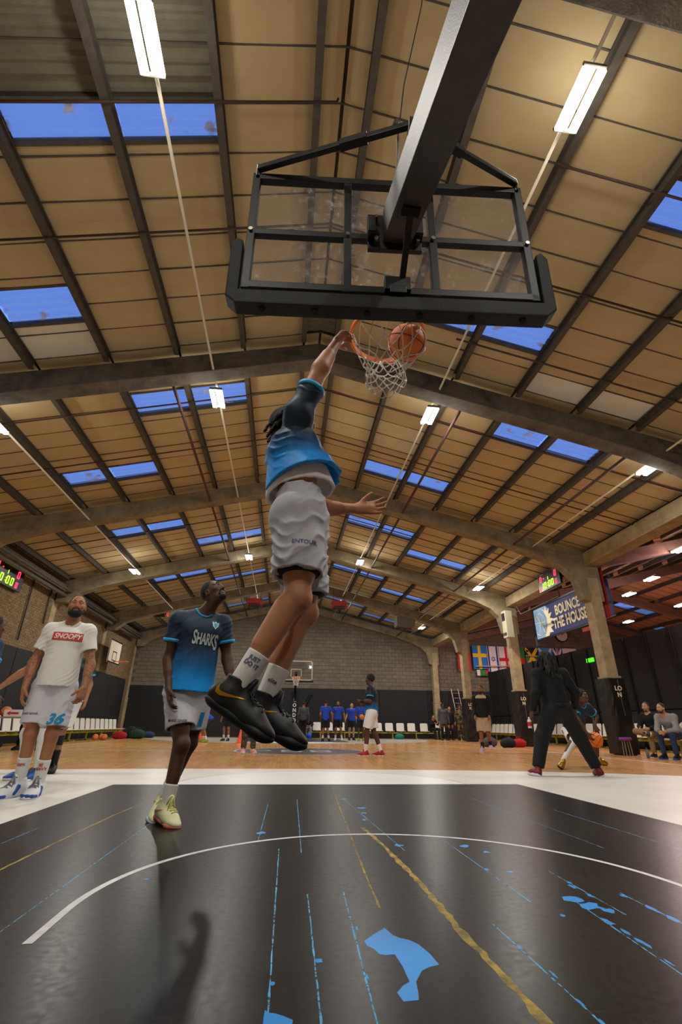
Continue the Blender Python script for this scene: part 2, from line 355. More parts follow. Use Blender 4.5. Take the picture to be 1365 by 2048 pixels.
um.add([(-.5,-.5,.02),(.5,-.5,.02),(.5,.5,.02),(-.5,.5,.02)],[(3,2,1,0)])
bmesh_board={k:um.mesh('ceiling_panel',m,smooth=False) for k,m in (('',M_board),('pale',M_boardp),('white',M_boardw))}
near=sorted([q for q in boards if q[3]!='bare' and q[1]>=2.2 and q[0][1]<9.7],key=lambda q:q[1])
nearset=set((q[0],q[1]) for q in near[:296]); restm=MB(); farm=MB(); barem=MB()
M_boardr=mat('ceiling_board_far_bay','c09070',.9,var=.4,vscale=1.5,col2='946450')
for (e,a,b,k) in boards:
    x0,x1=e; cx,cy=(x0+x1)/2,(a+b)/2; ang=math.atan2(rz(x1)-rz(x0),x1-x0); L=math.hypot(x1-x0,rz(x1)-rz(x0))-.05; W_=b-a-.016
    if k=='bare':
        n=max(3,int((b-a)/.04)); g=grid_sheet(1,n,lambda u,v:(x0+(x1-x0)*u,a+(b-a)*v,rz(x0+(x1-x0)*u)+.07+.02*math.sin((a+(b-a)*v)/.15*2*PI))); barem.add(g.v,g.f); continue
    if W_<.03: continue
    if (e,a) in nearset:
        o=link('ceiling_panel',bmesh_board[k],ceil,loc=(cx,cy,(rz(x0)+rz(x1))/2+rnd.uniform(-.004,.010)))
        o.rotation_euler=(rnd.uniform(-.008,.008),-ang+rnd.uniform(-.004,.004),0); o.scale=(L,W_,1)
        if k: o['label']='pale ceiling board' if k=='pale' else 'white ceiling board'
    else:
        R_=Matrix.Rotation(-ang,3,'Y'); (restm if x0<9.6 else farm).box((cx,cy,(rz(x0)+rz(x1))/2+rnd.uniform(0,.012)),(L,W_,.02),R_)
restm.build('distant_ceiling_panels',M_board,ceil,kind='stuff'); farm.build('side_bay_ceiling_panels',M_boardr,ceil,kind='stuff')
barem.build('bare_roof_sheets',M_sheet,ceil,kind='stuff')
def sky_mat():
    m=bpy.data.materials.new('rooflight_sheet'); m.use_nodes=True; nt=m.node_tree; N=nt.nodes; L=nt.links; N.remove(N['Principled BSDF']); out=N['Material Output']
    tr=N.new('ShaderNodeBsdfTransparent'); tr.inputs[0].default_value=(.55,.62,.80,1); tl=N.new('ShaderNodeBsdfTranslucent'); tl.inputs[0].default_value=(.7,.75,.8,1)
    gl=N.new('ShaderNodeBsdfDiffuse'); gl.inputs[0].default_value=(.55,.55,.5,1)
    m1=N.new('ShaderNodeMixShader'); lw=N.new('ShaderNodeLayerWeight'); lw.inputs[0].default_value=.5; mrr=N.new('ShaderNodeMapRange'); mrr.inputs[1].default_value=.1; mrr.inputs[2].default_value=.75; mrr.inputs[3].default_value=.12; mrr.inputs[4].default_value=.85; L.new(lw.outputs['Facing'],mrr.inputs[0]); L.new(mrr.outputs[0],m1.inputs[0]); L.new(tr.outputs[0],m1.inputs[1]); L.new(tl.outputs[0],m1.inputs[2])
    tc=N.new('ShaderNodeTexCoord'); nz=N.new('ShaderNodeTexNoise'); nz.inputs['Scale'].default_value=3; nz.inputs['Detail'].default_value=8; L.new(tc.outputs['Object'],nz.inputs[0])
    rp=N.new('ShaderNodeMapRange'); rp.inputs[1].default_value=.62; rp.inputs[2].default_value=.68; rp.inputs[3].default_value=.12; rp.inputs[4].default_value=.85; L.new(nz.outputs['Fac'],rp.inputs[0])
    m2=N.new('ShaderNodeMixShader'); L.new(rp.outputs[0],m2.inputs[0]); L.new(m1.outputs[0],m2.inputs[1]); L.new(gl.outputs[0],m2.inputs[2]); L.new(m2.outputs[0],out.inputs[0])
    return m
M_sky=sky_mat(); 
for (e,a,b) in skyl:
    x0,x1=e; n=max(6,int((b-a)/.02)); x0+=.03;x1-=.03
    g=grid_sheet(1,n,lambda u,v:(x0+(x1-x0)*u,a+(b-a)*v,rz(x0+(x1-x0)*u)+.05+.018*math.sin((a+(b-a)*v)/.16*2*PI)))
    o=g.build('rooflight',M_sky,ceil,smooth=True,label='blue corrugated translucent rooflight sheet')
    fr=MB()
    for yy in (a,b): fr.bar((x0,yy,rz(x0)+.03),(x1,yy,rz(x1)+.03),.05,.10)
    fr.build('rooflight_kerb',M_steel,ceil)
# purlins
def purlin(x,ya,yb):
    z=rz(x); m=MB(); m.box((x,(ya+yb)/2,z-.02),(.10,yb-ya,.02)); m.box((x,(ya+yb)/2,z-.10),(.022,yb-ya,.16)); m.box((x,(ya+yb)/2,z-.185),(.10,yb-ya,.02))
    m.build('purlin',M_steel,ceil)
FY=[-3.85,1.72,7.85,13.7,19.55,25.4,30.85]
for i in range(len(FY)-1):
    for x in PL+PR+[10.95+1.33*i for i in range(13)]: purlin(x,FY[i]+.18,FY[i+1]-.18)
# thin cross pipes and long rods
def rod(name,pts,r_,m=M_pipe): return MB().tube(pts,r_,n=8).build(name,m,ceil,smooth=True)
for y,xa,xb in ((3.4,-8.5,.25),(5.05,-8.5,9.4),(3.42,3.15,9.4),(9.15,-8.5,9.4),(11.1,-8.5,9.4),(15.9,-8.5,9.4),(21.6,-8.5,9.4),(6.6,2.9,9.4)):
    pts=[(x,y,rz(x)-.23) for x in ([xa]+([XR] if xa<XR<xb else [])+[xb])]
    if y==3.4: pts+=[(.27,3.4,pts[-1][2]+.08)]
    rod('tie_rod',pts,.018)
for x in (-2.6,3.45,7.05): rod('services_pipe',[(x,8.0,rz(x)-.62),(x,30.8,rz(x)-.62)],.035)
# ---- portal frames
ORD=['first','second','third','fourth']
def frame(y,label,lab2):
    fr=thing('roof_frame',label,'roof frame',(XR,y,0),kind='structure')
    w_=.36
    for s in (-1,1):
        def P(d,z): return (XR+s*d,y-w_/2,z)
        d1=9.12
        pr_=[P(0,7.62),P(6.6,7.62-.25*6.6),P(7.6,5.62),P(8.30,5.30),P(8.63,4.95),P(8.78,4.32),P(8.97,4.26),P(d1+.3,4.26),P(d1+.3,5.75),P(0,8.04)]
        if s<0: pr_=[P(0,7.62),P(6.9,7.62-.25*6.9),P(7.9,5.60),P(8.6,5.32),P(9.0,4.95),P(d1+.3,4.95),P(d1+.3,5.75),P(0,8.04)]
        MB().prism(pr_,(0,w_,0)).build('rafter',M_raf if y>8.2 else M_conc_dark,fr,bevel=.02)  # near rafters darker: weathering, plus the face's shade put into the colour
        cx=XR+s*(d1+.02)-(.50 if s<0 else 0)
        c=MB(); a=.2; b=.17
        c.prism([(cx-b,y-a,2.0),(cx+b,y-a,2.0),(cx+b,y+a,2.0),(cx-b,y+a,2.0)],(0,0,3.0)); c.box((cx,y,1.0),(.4,.44,2.0)); c.box((cx,y,2.02),(.44,.48,.06))
        c.build('column',M_conc,fr,bevel=.02)
    # beam of the side bay
    bx=MB().prism([(9.75,y-.15,5.35),(18.9,y-.15,7.55),(18.9,y-.15,7.95),(9.75,y-.15,5.75)],(0,.3,0)).prism([(18.9,y-.15,7.55),(28.1,y-.15,5.35),(28.1,y-.15,5.75),(18.9,y-.15,7.95)],(0,.3,0)); bx.build('side_bay_rafter',mat('concrete_side','8a6a5c',.9,var=.5,vscale=3,col2='5a4038'),fr)
frame(1.72,'concrete roof frame nearest the camera, above the near hoop','');
for y,l in ((7.85,'dark weathered concrete roof frame spanning just beyond the near hoop'),(13.7,'pale concrete roof frame carried by the nearest padded column'),(19.55,'concrete roof frame carried by the white box fronted column'),(25.4,'concrete roof frame carried by the column before the ladder'),(30.85,'concrete roof frame standing against the end wall')): frame(y,l,'')
MB().box((9.6,13.4,5.62),(.5,35,.42)).build('trim_1',M_conc,kind='structure',bevel=.02)
MB().box((-8.95,13.4,5.5),(.28,35,.25)).build('trim_2',M_conc_dark,kind='structure',bevel=.02)
MB().cyl((-8.75,-4,5.2),(-8.75,29.5,5.2),.07).cyl((-8.55,-4,5.35),(-8.55,29.5,5.35),.05).build('trim_3',M_steel,kind='structure',smooth=True)
for k,(y,z0) in enumerate(((17.5,3.2),(18.9,4.0),(20.9,3.0),(14.6,3.0),(12.2,3.0))):
    MB().cyl((-9.08,y,z0),(-9.08,y,5.5),.028).build('drain_pipe',M_steel,wl,smooth=True)
# roof hung light tracks
M_tube=mat('white_conduit','d9cfb8',.5)
TR=[(-1.77,7.0),(2.88,6.97),(-5.98,5.98),(7.68,5.85)]
TL=['light track left of the near hoop','light track right of the near hoop','light track nearest the brick wall','light track nearest the right columns']
for (x,z),l in zip(TR,TL):
    t=thing('light_track','long white steel '+l,'track',(x,0,z+.12)); MB().tube([(x,-4,z+.12),(x,30.5,z+.12)],.022).build('rail',M_tube,t,smooth=True)
    hg=MB()
    for y in FY: 
        if y>0: hg.cyl((x,y,z+.12),(x,y,rz(x)-.3),.006,n=5)
    hg.build("hanger",M_pipe,t,kind="stuff")
M_led=mat('led_tube','ffffff',.4,emit='fffaf0',estr=10)
M_hous=mat('lamp_housing','77746c',.5)
LC=(1,.96,.88)
def make_light():
    t=thing('batten_light','','light fitting')
    MB().box((0,0,.05),(.05,.62,.04)).box((0,.30,.03),(.26,.03,.05)).box((0,-.30,.03),(.26,.03,.05)).box((0,0,.085),(.06,.5,.03)).build('housing',M_hous,t,bevel=.006)
    for s in (-1,1): MB().box((s*.085,0,.0),(.085,.58,.05)).build('tube',M_led,t,smooth=True)
    la=bpy.data.lights.new('lamp','AREA'); la.shape='RECTANGLE'; la.size=.22; la.size_y=.6; la.energy=LAMP_W; la.color=LC
    lo=bpy.data.objects.new('lamp_light',la); COL.objects.link(lo); lo.parent=t; lo.location=(0,0,-.05)
    lp=bpy.data.lights.new('lamp_spill','POINT'); lp.energy=LAMP_W*0.34; lp.color=la.color; lp.shadow_soft_size=.12
    lo=bpy.data.objects.new('lamp_glow',lp); COL.objects.link(lo); lo.parent=t; lo.location=(0,0,-.12)
    return t

lamps=[(-1.77,2.62,7.0,'twin tube light at the upper left, nearest on its track'),(2.88,2.58,6.97,'twin tube light glaring right of the hoop arm'),(-1.77,8.47,7.0,'twin tube light below the first frame, left of the dunking player'),(2.88,8.45,6.97,'twin tube light just right of the near net'),
(-1.77,19.0,7.0,'small twin tube light above the player in the navy jersey'),(2.88,18.9,6.97,'small twin tube light right of the reaching hand'),(-5.98,8.5,5.98,'twin tube light cut by the left picture edge'),(-5.98,18.3,5.98,'twin tube light above the bearded player'),(7.68,8.2,5.85,'twin tube light at the right edge below the first frame'),(7.68,18.2,5.85,'twin tube light left of the right scoreboard'),(7.68,26.9,5.85,'distant twin tube light beside the right row of columns'),(2.88,27.0,6.9,'distant twin tube light under the right red heater'),(-1.77,27.0,6.9,'distant twin tube light under the left red heater'),
(-5.98,27.2,5.9,'distant twin tube light hidden behind the navy jersey'),(-1.77,-2.5,7.0,'twin tube light behind the camera on the left track'),(2.88,-2.5,6.97,'twin tube light behind the camera on the right track'),
(12.6,13.2,6.0,'twin tube light in the side bay, high at the picture edge'),(14.0,16.4,6.0,'largest twin tube light right of the long red cloth'),(14.7,18.7,6.0,'twin tube light just right of the long red cloth'),(18.5,24.1,6.0,'small twin tube light below the tip of the red cloth'),(12.9,27.2,6.0,'twin tube light seen left of the column cabinet'),(18.4,20.2,6.0,'twin tube light in the side bay, lower, at the picture edge')]
L0=make_light()
for k,(x,y,z,l) in enumerate(lamps):
    t=L0 if k==0 else dup(L0)
    t.location=(x,y,z); t['label']=l
    if x>9.7:
        for ch in t.children:
            if ch.type=='LIGHT': ch.data=ch.data.copy(); ch.data.color=(1,.70,.68); ch.data.energy*=1.3

# ================================================================== NEAR HOOP
M_blk=mat('black_powder_coat','0a0b0d',.45,var=.4,vscale=6,col2='121316')
M_padm=mat('black_rubber_pad','0e0f11',.6,bump=.2,bscale=80)
M_arm=mat('grey_steel_arm','3c3836',.5,var=.4,vscale=12,col2='57514e',metal=.2,bump=.15,bscale=120)
M_orange=mat('orange_rim','ff8428',.35); M_bolt=mat('zinc_bolt','9a958c',.3,metal=1)
M_net=mat('white_net_cord','d8d4cc',.7)
def glass_mat(name,smudge=True):
    m=bpy.data.materials.new(name); m.use_nodes=True; nt=m.node_tree; N=nt.nodes; L=nt.links; N.remove(N['Principled BSDF']); out=N['Material Output']
    tr=N.new('ShaderNodeBsdfTransparent'); tr.inputs[0].default_value=(.92,.92,.94,1); gl=N.new('ShaderNodeBsdfGlossy'); gl.inputs['Roughness'].default_value=.03
    m1=N.new('ShaderNodeMixShader'); m1.inputs[0].default_value=.03; L.new(tr.outputs[0],m1.inputs[1]); L.new(gl.outputs[0],m1.inputs[2])
    last=m1
    if smudge:
        df=N.new('ShaderNodeBsdfDiffuse'); df.inputs[0].default_value=(.7,.7,.68,1); tl=N.new('ShaderNodeBsdfTranslucent'); tl.inputs[0].default_value=(.7,.7,.68,1)
        dm=N.new('ShaderNodeMixShader'); L.new(df.outputs[0],dm.inputs[1]); L.new(tl.outputs[0],dm.inputs[2]); dm.inputs[0].default_value=.5
        tc=N.new('ShaderNodeTexCoord')
        def nz(sc,a,b,c,d,det=6):
            n=N.new('ShaderNodeTexNoise'); n.inputs['Scale'].default_value=sc; n.inputs['Detail'].default_value=det; n.inputs['Roughness'].default_value=.7; L.new(tc.outputs['Object'],n.inputs[0])
            r=N.new('ShaderNodeMapRange'); r.inputs[1].default_value=a; r.inputs[2].default_value=b; r.inputs[3].default_value=c; r.inputs[4].default_value=d; L.new(n.outputs['Fac'],r.inputs[0]); return r.outputs[0]
        a=nz(22,.52,.70,0,.55); b=nz(2.5,.45,.65,.05,1); mu=N.new('ShaderNodeMath'); mu.operation='MULTIPLY'; L.new(a,mu.inputs[0]); L.new(b,mu.inputs[1])
        ad=N.new('ShaderNodeMath'); ad.operation='ADD'; L.new(mu.outputs[0],ad.inputs[0]); ad.inputs[1].default_value=.045
        m2=N.new('ShaderNodeMixShader'); L.new(ad.outputs[0],m2.inputs[0]); L.new(m1.outputs[0],m2.inputs[1]); L.new(dm.outputs[0],m2.inputs[2]); last=m2
    L.new(last.outputs[0],out.inputs[0]); return m
M_glass=glass_mat('smudged_glass'); M_glass2=glass_mat('clear_glass',False)
BO=Vector((.518,2.039,3.035)); ya=-.065; ti=-.053
Bx=Vector((math.cos(ya),math.sin(ya),0)); Bn=Vector((-math.sin(ya),math.cos(ya),0)); Bz=Vector((0,0,1))*math.cos(ti)+Bn*math.sin(ti); By=Bz.cross(Bx)
BM=Matrix((Bx,By,Bz)).transposed()
def B(u,v,w_): return BO+Bx*u+By*v+Bz*w_     # u right, v towards the court, w up
hoop=thing('basketball_hoop','large black framed glass backboard hoop seen from behind and below','hoop',(.66,-2.6,0))
def bb(name,m,boxes,par=hoop,bev=.004,lab=None):
    mb=MB()
    for (u,v,w_,du,dv,dw) in boxes: mb.box(B(u,v,w_),(du,dv,dw),BM)
    return mb.build(name,m,par,bevel=bev,label=lab)
W2,Hh=.915,1.015
bb('backboard_frame',M_blk,[(-W2+.025,0,Hh/2,.05,.05,Hh),(W2-.025,0,Hh/2,.05,.05,Hh),(0,0,Hh-.025,2*W2,.05,.05),(0,0,.03,2*W2,.05,.05),(-.275,0,Hh/2,.05,.045,Hh),(.275,0,Hh/2,.05,.045,Hh),(0,-.002,.475,2*W2,.045,.045)])
gl=bb('glass_pane',M_glass,[(0,.035,Hh/2-.02,2*W2-.02,.012,Hh+.02)],bev=0)
bb('glass_edge_trim',mat('alloy_trim','b9b4aa',.3,metal=1),[(0,.045,-.035,2*W2,.012,.012)],bev=0)
pd=MB()
prof=[(-W2-.08,.33),(-W2-.08,-.08),(-W2-.02,-.135),(W2+.02,-.135),(W2+.08,-.08),(W2+.08,.33),(W2+.045,.38),(W2+.01,.36),(W2+.01,-.035),(-W2-.01,-.035),(-W2-.01,.36),(-W2-.045,.38)]
pd.prism([B(u,-.045,w_) for u,w_ in prof],Bn*.10)
pd.build('edge_pad',M_padm,hoop,bevel=.008)
for i in range(6):
    u=-.78+i*.315; MB().cyl(B(u,-.0,-.145),B(u,-.0,-.13),.02,n=12).build('pad_hole',M_black,hoop)
# bolts on the frame
for u in (-W2+.025,-.275,.275,W2-.025): MB().cyl(B(u,-.02,.475),B(u,-.04,.475),.014,n=8).build('bolt',M_bolt,hoop)
# steel arm
A0=Vector((.545,1.97,3.55)); ad_=(Vector((.60,.62,3.055))-A0).normalized(); A1=A0+ad_*4.9
MB().bar(A0,A1,.178,.25).build('arm',M_arm,hoop,bevel=.006)
pl=bb('mounting_plate',M_blk,[(.02,-.045,.475,.34,.03,.30)],lab=None)
for du,dw in ((-.12,-.1),(.14,-.1),(-.12,.09),(.14,.09)): MB().cyl(B(.02+du,-.06,.475+dw),B(.02+du,-.10,.475+dw),.014,n=8).build('bolt',M_bolt,hoop)
bb('side_lug',M_blk,[(-.13,-.09,.46,.05,.08,.13)]); bb('side_lug',M_blk,[(.165,-.09,.46,.05,.08,.13)])
AR=ad_.cross(Vector((0,0,1))).normalized()
def arm(t,dz=0,dx=0): return A0+ad_*t+Vector((0,0,dz))+AR*dx
MB().bar(arm(.32,-.14),B(.06,-.04,.10),.035,.03).build('knee_brace',M_blk,hoop)
MB().bar(arm(.32,-.14,-.05),arm(.32,-.14,.05),.05,.05).build('brace_bracket',M_blk,hoop)
bb('rim_bracket_back',M_blk,[(.03,-.035,.055,.16,.05,.10),(.03,-.05,.0,.10,.03,.05)])
# top stays
for u,t,sd in ((-W2+.03,.35,1),(W2-.03,.35,-1)):
    p0=B(u,-.03,Hh+.03); p1=Vector((.60,1.62,4.05))
    st=MB().bar(p0,p1,.035,.045).build('stay_bar',M_blk,hoop,bevel=.004)
    q=p0.lerp(p1,.55); q2=p0.lerp(p1,.72); MB().bar(q,q2,.05,.058).build('stay_sleeve',M_blk,hoop)
    MB().cyl(p0+Vector((0,0,.045)),B(u,-.03,Hh-.04),.011,n=8).build('hook_bolt',M_blk,hoop)
MB().bar(arm(.35,.10),Vector((.60,1.62,4.07)),.06,.06,up=(0,1,0)).build('stay_post',M_blk,hoop)
MB().tube([Vector((.52,1.70,4.05)),(.62,1.8,4.9),(.95,2.05,7.0),(1.05,2.1,7.9)],.005,n=6).build('suspension_cable',M_blk,hoop)
MB().tube([Vector((.52,1.70,4.05)),Vector((.50,1.72,3.6))],.009,n=6).tube([(.50,1.68,4.12),(.515,1.69,4.2)],.02,n=6).build('turnbuckle',M_bolt,hoop)
MB().box((A1.x,A1.y-.1,.95),(.5,.5,1.9)).build('mast',M_blk,hoop,bevel=.02); MB().box((A1.x,A1.y-.3,.28),(1.1,1.5,.56)).build('base',M_blk,hoop,bevel=.03)
# rim
RC=Vector((.549,2.345,3.035)); RR=.236
rim=MB().tube([(RC.x+RR*math.cos(a),RC.y+RR*math.sin(a),RC.z) for a in [2*PI*i/48 for i in range(48)]],.0095,n=8,closed=True)
ring=MB()
for i in range(48):
    pass
n=64; bandv=[]; 
for i in range(n):
    a=2*PI*i/n
    for rr_,zz in ((RR+.012,.012),(RR+.016,-.022),(RR-.002,-.022),(RR-.004,.012)): bandv.append((RC.x+rr_*math.cos(a),RC.y+rr_*math.sin(a),RC.z+zz))
ring.add(bandv,[(i*4+k,i*4+(k+1)%4,((i+1)%n)*4+(k+1)%4,((i+1)%n)*4+k) for i in range(n) for k in range(4)])
ring.build('rim',M_orange,hoop,smooth=False)
MB().bar(B(.03,.045,.0),(RC.x,RC.y-RR,RC.z),.10,.012).box(B(.03,.05,-.0),(.15,.02,.12),BM).bar(B(-.03,.05,-.03),(RC.x-.07,RC.y-RR+.015,RC.z-.02),.012,.03).bar(B(.09,.05,-.03),(RC.x+.07,RC.y-RR+.015,RC.z-.02),.012,.03).build('rim_bracket',M_orange,hoop)
# net, pushed out by the ball
BALL=Vector((.668,2.30,2.935)); BR=.121
nl=12; lev=[(0,.229,0),(-.145,.19,0),(-.205,.150,.5),(-.25,.128,0),(-.29,.118,.5),(-.325,.118,0),(-.36,.122,.5),(-.392,.125,0)]
def npt(k,i):
    z,r_,_=lev[k]; 
    h=.5 if k%2 else 0
    a=2*PI*(i+h)/nl; rr_=random.Random(k*37+i%nl)
    j=0 if k==0 else .010
    p=Vector((RC.x+r_*math.cos(a)+rr_.uniform(-j,j)-.004*k,RC.y+r_*math.sin(a)+rr_.uniform(-j,j)-.004*k,RC.z-.02+z+rr_.uniform(-j,j)*1.2))
    d=p-BALL
    if 0<k and d.length<BR+.008: p=BALL+d.normalized()*(BR+.008)
    return p
nt_=MB()
def cord(a,b,r_=.0033):
    m_=(a+b)/2; d=m_-BALL
    if d.length<BR+.008: m_=BALL+d.normalized()*(BR+.009)
    else: m_+=Vector((0,0,-.006))
    nt_.tube([a,a.lerp(m_,.5)*.0+( (a+m_)/2 if ((a+m_)/2-BALL).length>BR+.006 else BALL+((a+m_)/2-BALL).normalized()*(BR+.008)),m_,((b+m_)/2 if ((b+m_)/2-BALL).length>BR+.006 else BALL+((b+m_)/2-BALL).normalized()*(BR+.008)),b],r_,n=5)
for k in range(len(lev)-1):
    for i in range(nl):
        a=npt(k,i)
        if k%2==0: t1,t2=(npt(k+1,i),npt(k+1,i-1))
        else: t1,t2=(npt(k+1,i),npt(k+1,i+1))
        cord(a,t1,.0036 if k<2 else .0042); cord(a,t2,.0036 if k<2 else .0042)
for i in range(nl):   # bottom loops
    a=npt(7,i); b=npt(7,i+1); m_=(a+b)/2+Vector((0,0,-.03)); nt_.tube([a,(a+m_)/2+Vector((0,0,-.008)),m_,(b+m_)/2+Vector((0,0,-.008)),b],.0036,n=5)
nt_.build('net',M_net,hoop,smooth=True,kind='stuff')
def ball_mat(name,c):
    m=mat(name,c,.55,var=.35,vscale=6,bump=.5,bscale=220); return m
M_ball=ball_mat('basketball_leather','ea8a44'); M_ball2=ball_mat('basketball_bright','f0851e'); M_seam=mat('ball_seam','1a1210',.7)
def make_ball(label,c,r_,m,rot=(0.4,.3,.2),group=None):
    t=thing('basketball',label,'ball',c,group=group)
    bm=bmesh.new(); bmesh.ops.create_uvsphere(bm,u_segments=32,v_segments=20,radius=r_); me=bpy.data.meshes.new('ball_skin'); bm.to_mesh(me); bm.free(); me.shade_smooth(); me.materials.append(m)
    link('ball_skin',me,t)
    sm=MB(); Rm=Matrix.Rotation(rot[0],3,'X')@Matrix.Rotation(rot[1],3,'Y')@Matrix.Rotation(rot[2],3,'Z')
    for f in (lambda a:(math.cos(a),math.sin(a),0),lambda a:(math.cos(a),0,math.sin(a)),lambda a:(.72*math.cos(a)*1.0,.55+.18*math.cos(2*a),.72*math.sin(a)),lambda a:(.72*math.cos(a),-.55-.18*math.cos(2*a),.72*math.sin(a))):
        sm.tube([Rm@(Vector(f(2*PI*i/40)).normalized()*r_*.999) for i in range(40)],r_*.022,n=5,closed=True)
    sm.build2=None
    me=sm.mesh('seams',M_seam,True); link('seams',me,t); return t
make_ball('orange basketball dropping through the near net',BALL,BR,M_ball)
make_ball('bright orange basketball bouncing beside the dribbling player in white tights',(5.60,8.84,.47),.125,M_ball2,(.9,.2,.5))
# ================================================================== SCOREBOARDS
M_scr=mat('scoreboard_face','141016',.4); M_red=mat('led_red','ff2030',.5,emit='ff2038',estr=5); M_grn=mat('led_green','80ff10',.5,emit='8cff10',estr=3.5); M_wtx=mat('dull_white_print','8f8a86',.6)
SEG={'0':'abcdef','1':'bc','8':'abcdefg'}
def digit(mb,ch,o,ux,uy,h,n_):
    w_=h*.55; t=h*.13; sl=.12
    seg=dict(a=((0,h),(w_,h)),b=((w_,h),(w_,h/2)),c=((w_,h/2),(w_,0)),d=((0,0),(w_,0)),e=((0,0),(0,h/2)),f=((0,h/2),(0,h)),g=((0,h/2),(w_,h/2)))
    for s_ in SEG[ch]:
        (x0,y0),(x1,y1)=seg[s_]; a=o+ux*(x0+y0*sl)+uy*y0; b=o+ux*(x1+y1*sl)+uy*y1; mb.bar(a,b,t,.008,up=n_)
def scoreboard(label,c,ux,n_,W_,H_):
    ux=Vector(ux); n_=Vector(n_); uy=Vector((0,0,1)); c=Vector(c)
    t=thing('scoreboard',label,'scoreboard',c)
    MB().box(c,(abs(ux.x)*W_+abs(n_.x)*.10,abs(ux.y)*W_+abs(n_.y)*.10,H_)).build('case',M_scr,t,bevel=.01)
    f=c+n_*.056
    def at(u,v): return f+ux*(u-.5)*W_+uy*(v-.5)*H_
    r_=MB(); g=MB(); h=H_*.27
    digit(r_,'0',at(.10,.52),ux,uy,h,n_); digit(r_,'0',at(.78,.52),ux,uy,h,n_); digit(r_,'0',at(.79,.10),ux,uy,H_*.22,n_); digit(r_,'0',at(.04,.05),ux,uy,H_*.2,n_)
    r_.box(at(.29,.66),(.03,.03,.03))
    r_.build('red_digits',M_red,t)
    digit(g,'1',at(.44,.50),ux,uy,H_*.16,n_)
    for u,ch in ((.14,'1'),(.28,'0'),(.48,'0'),(.62,'0')): digit(g,ch,at(u,.12),ux,uy,H_*.29,n_)
    g.box(at(.455,.2),(.03,.03,.03)).box(at(.465,.32),(.03,.03,.03)); g.build('green_digits',M_grn,t)
    text_on('lettering','HOME',M_wtx,t,at(.2,.9),ux,uy,H_*.13,bold=.004); text_on('lettering','GUEST',M_wtx,t,at(.82,.9),ux,uy,H_*.13,bold=.004)
    text_on('lettering','PERIOD',M_wtx,t,at(.5,.77),ux,uy,H_*.07)
    return t
sb=scoreboard('lit digital scoreboard on the brick wall at the left edge',(-9.04,15.72,4.98),(0,1,0),(1,0,0),1.85,.76)
sb2=scoreboard('lit digital scoreboard hanging between the right columns',(9.2,15.43,5.5),(0,-1,0),(-1,0,0),1.45,.66)
MB().tube([(9.25,14.6,5.2),(9.25,13.95,5.2)],.02).tube([(9.25,15.1,5.15),(9.25,15.1,4.8),(9.25,18.0,4.8),(9.25,18.3,5.2)],.025).tube([(9.25,16.2,5.4),(9.4,16.2,5.75),(9.4,18.6,5.9)],.02).build('mounting_pipe',M_pipe,sb2,smooth=True)
# ================================================================== BANNER
M_navy=mat('banner_navy','232a63',.6,var=.4,vscale=4,col2='3a3c80'); M_cream=mat('banner_cream','e6d9b4',.6); M_sky2=mat('banner_sky_blue','5f8fc4',.6,var=.6,vscale=2,col2='a8c4dc')
bn=thing('hanging_banner','navy banner with cream lettering hung behind the columns','banner',(10.06,16.2,4.4))
by0,by1=18.46,13.6; bz0,bz1=3.90,5.06
MB().box((10.06,(by0+by1)/2,(bz0+bz1)/2),(.03,by0-by1,bz1-bz0)).build('cloth',M_navy,bn)
def bp(u,v,d=.0): return (10.04-d,by0-u,bz0+v)    # u metres from the far (left) end
MB().prism([bp(0,0),bp(0,1.16),bp(.95,1.16),bp(1.15,1.0),bp(1.0,.85),bp(1.2,.7),bp(1.0,.6),bp(1.25,.45),bp(1.0,.35),bp(1.2,.15),bp(.9,0)],(-.004,0,0)).build('sky_panel',M_sky2,bn)
fl_pts=[(.55,1.16),(.85,.98),(.95,1.16),(1.02,.93),(1.22,1.02),(1.12,.80),(1.36,.82),(1.18,.64),(1.42,.56),(1.18,.46),(1.40,.33),(1.15,.28),(1.3,.08),(1.0,.12),(.95,0),(.62,0),(.82,.2),(.95,.45),(.95,.7),(.8,.95)]
MB().prism([bp(u,v,.006) for u,v in fl_pts],(-.004,0,0)).build('flame_print',M_cream,bn)
bc=MB()
def barc(cx,cy,r_,a0,a1,sx=1): bc.tube([bp(cx+r_*sx*math.cos(a0+(a1-a0)*i/24),cy+r_*math.sin(a0+(a1-a0)*i/24),.012) for i in range(25)],.013,n=4)
barc(.38,.52,.42,-PI/2-.9,PI/2+.9,1); bc.tube([bp(.0,.62,.012),bp(.4,.58,.012),bp(.8,.55,.012)],.013,n=4); bc.tube([bp(.28,.1,.012),bp(.45,.5,.012),bp(.35,.94,.012)],.013,n=4); barc(-.1,.5,.5,-.9,.9); barc(1.0,.45,.42,2.2,4.0)
bc.build('ball_outline_print',M_cream,bn)
text_on('lettering','BOUNCE',M_cream,bn,bp(2.42,.80,.01),(0,-1,0),(0,.02,1),.5,sx=.80,bold=.016)
text_on('lettering','THE HOUSE',M_cream,bn,bp(2.46,.34,.01),(0,-1,0),(0,.02,1),.52,sx=.80,bold=.018)
text_on('lettering','THR',M_cream,bn,bp(4.1,.38,.01),(0,-1,0),(0,.02,1),.3,sx=.9,bold=.01)
MB().box((10.06,16.0,5.1),(.08,5.0,.06)).box((10.06,by0+.08,4.4),(.08,.14,1.5)).box((10.06,16.0,3.86),(.05,5.0,.05)).build('banner_frame',M_blk,bn)
M_rc=mat('red_cloth','b02a22',.7,var=.5,vscale=5,col2='6e1a16')
o=MB().box((10.06,14.95,3.72),(.04,.9,.13)).build('red_strip',M_rc); o['label']='narrow red strip hanging under the navy banner'; o['category']='banner'
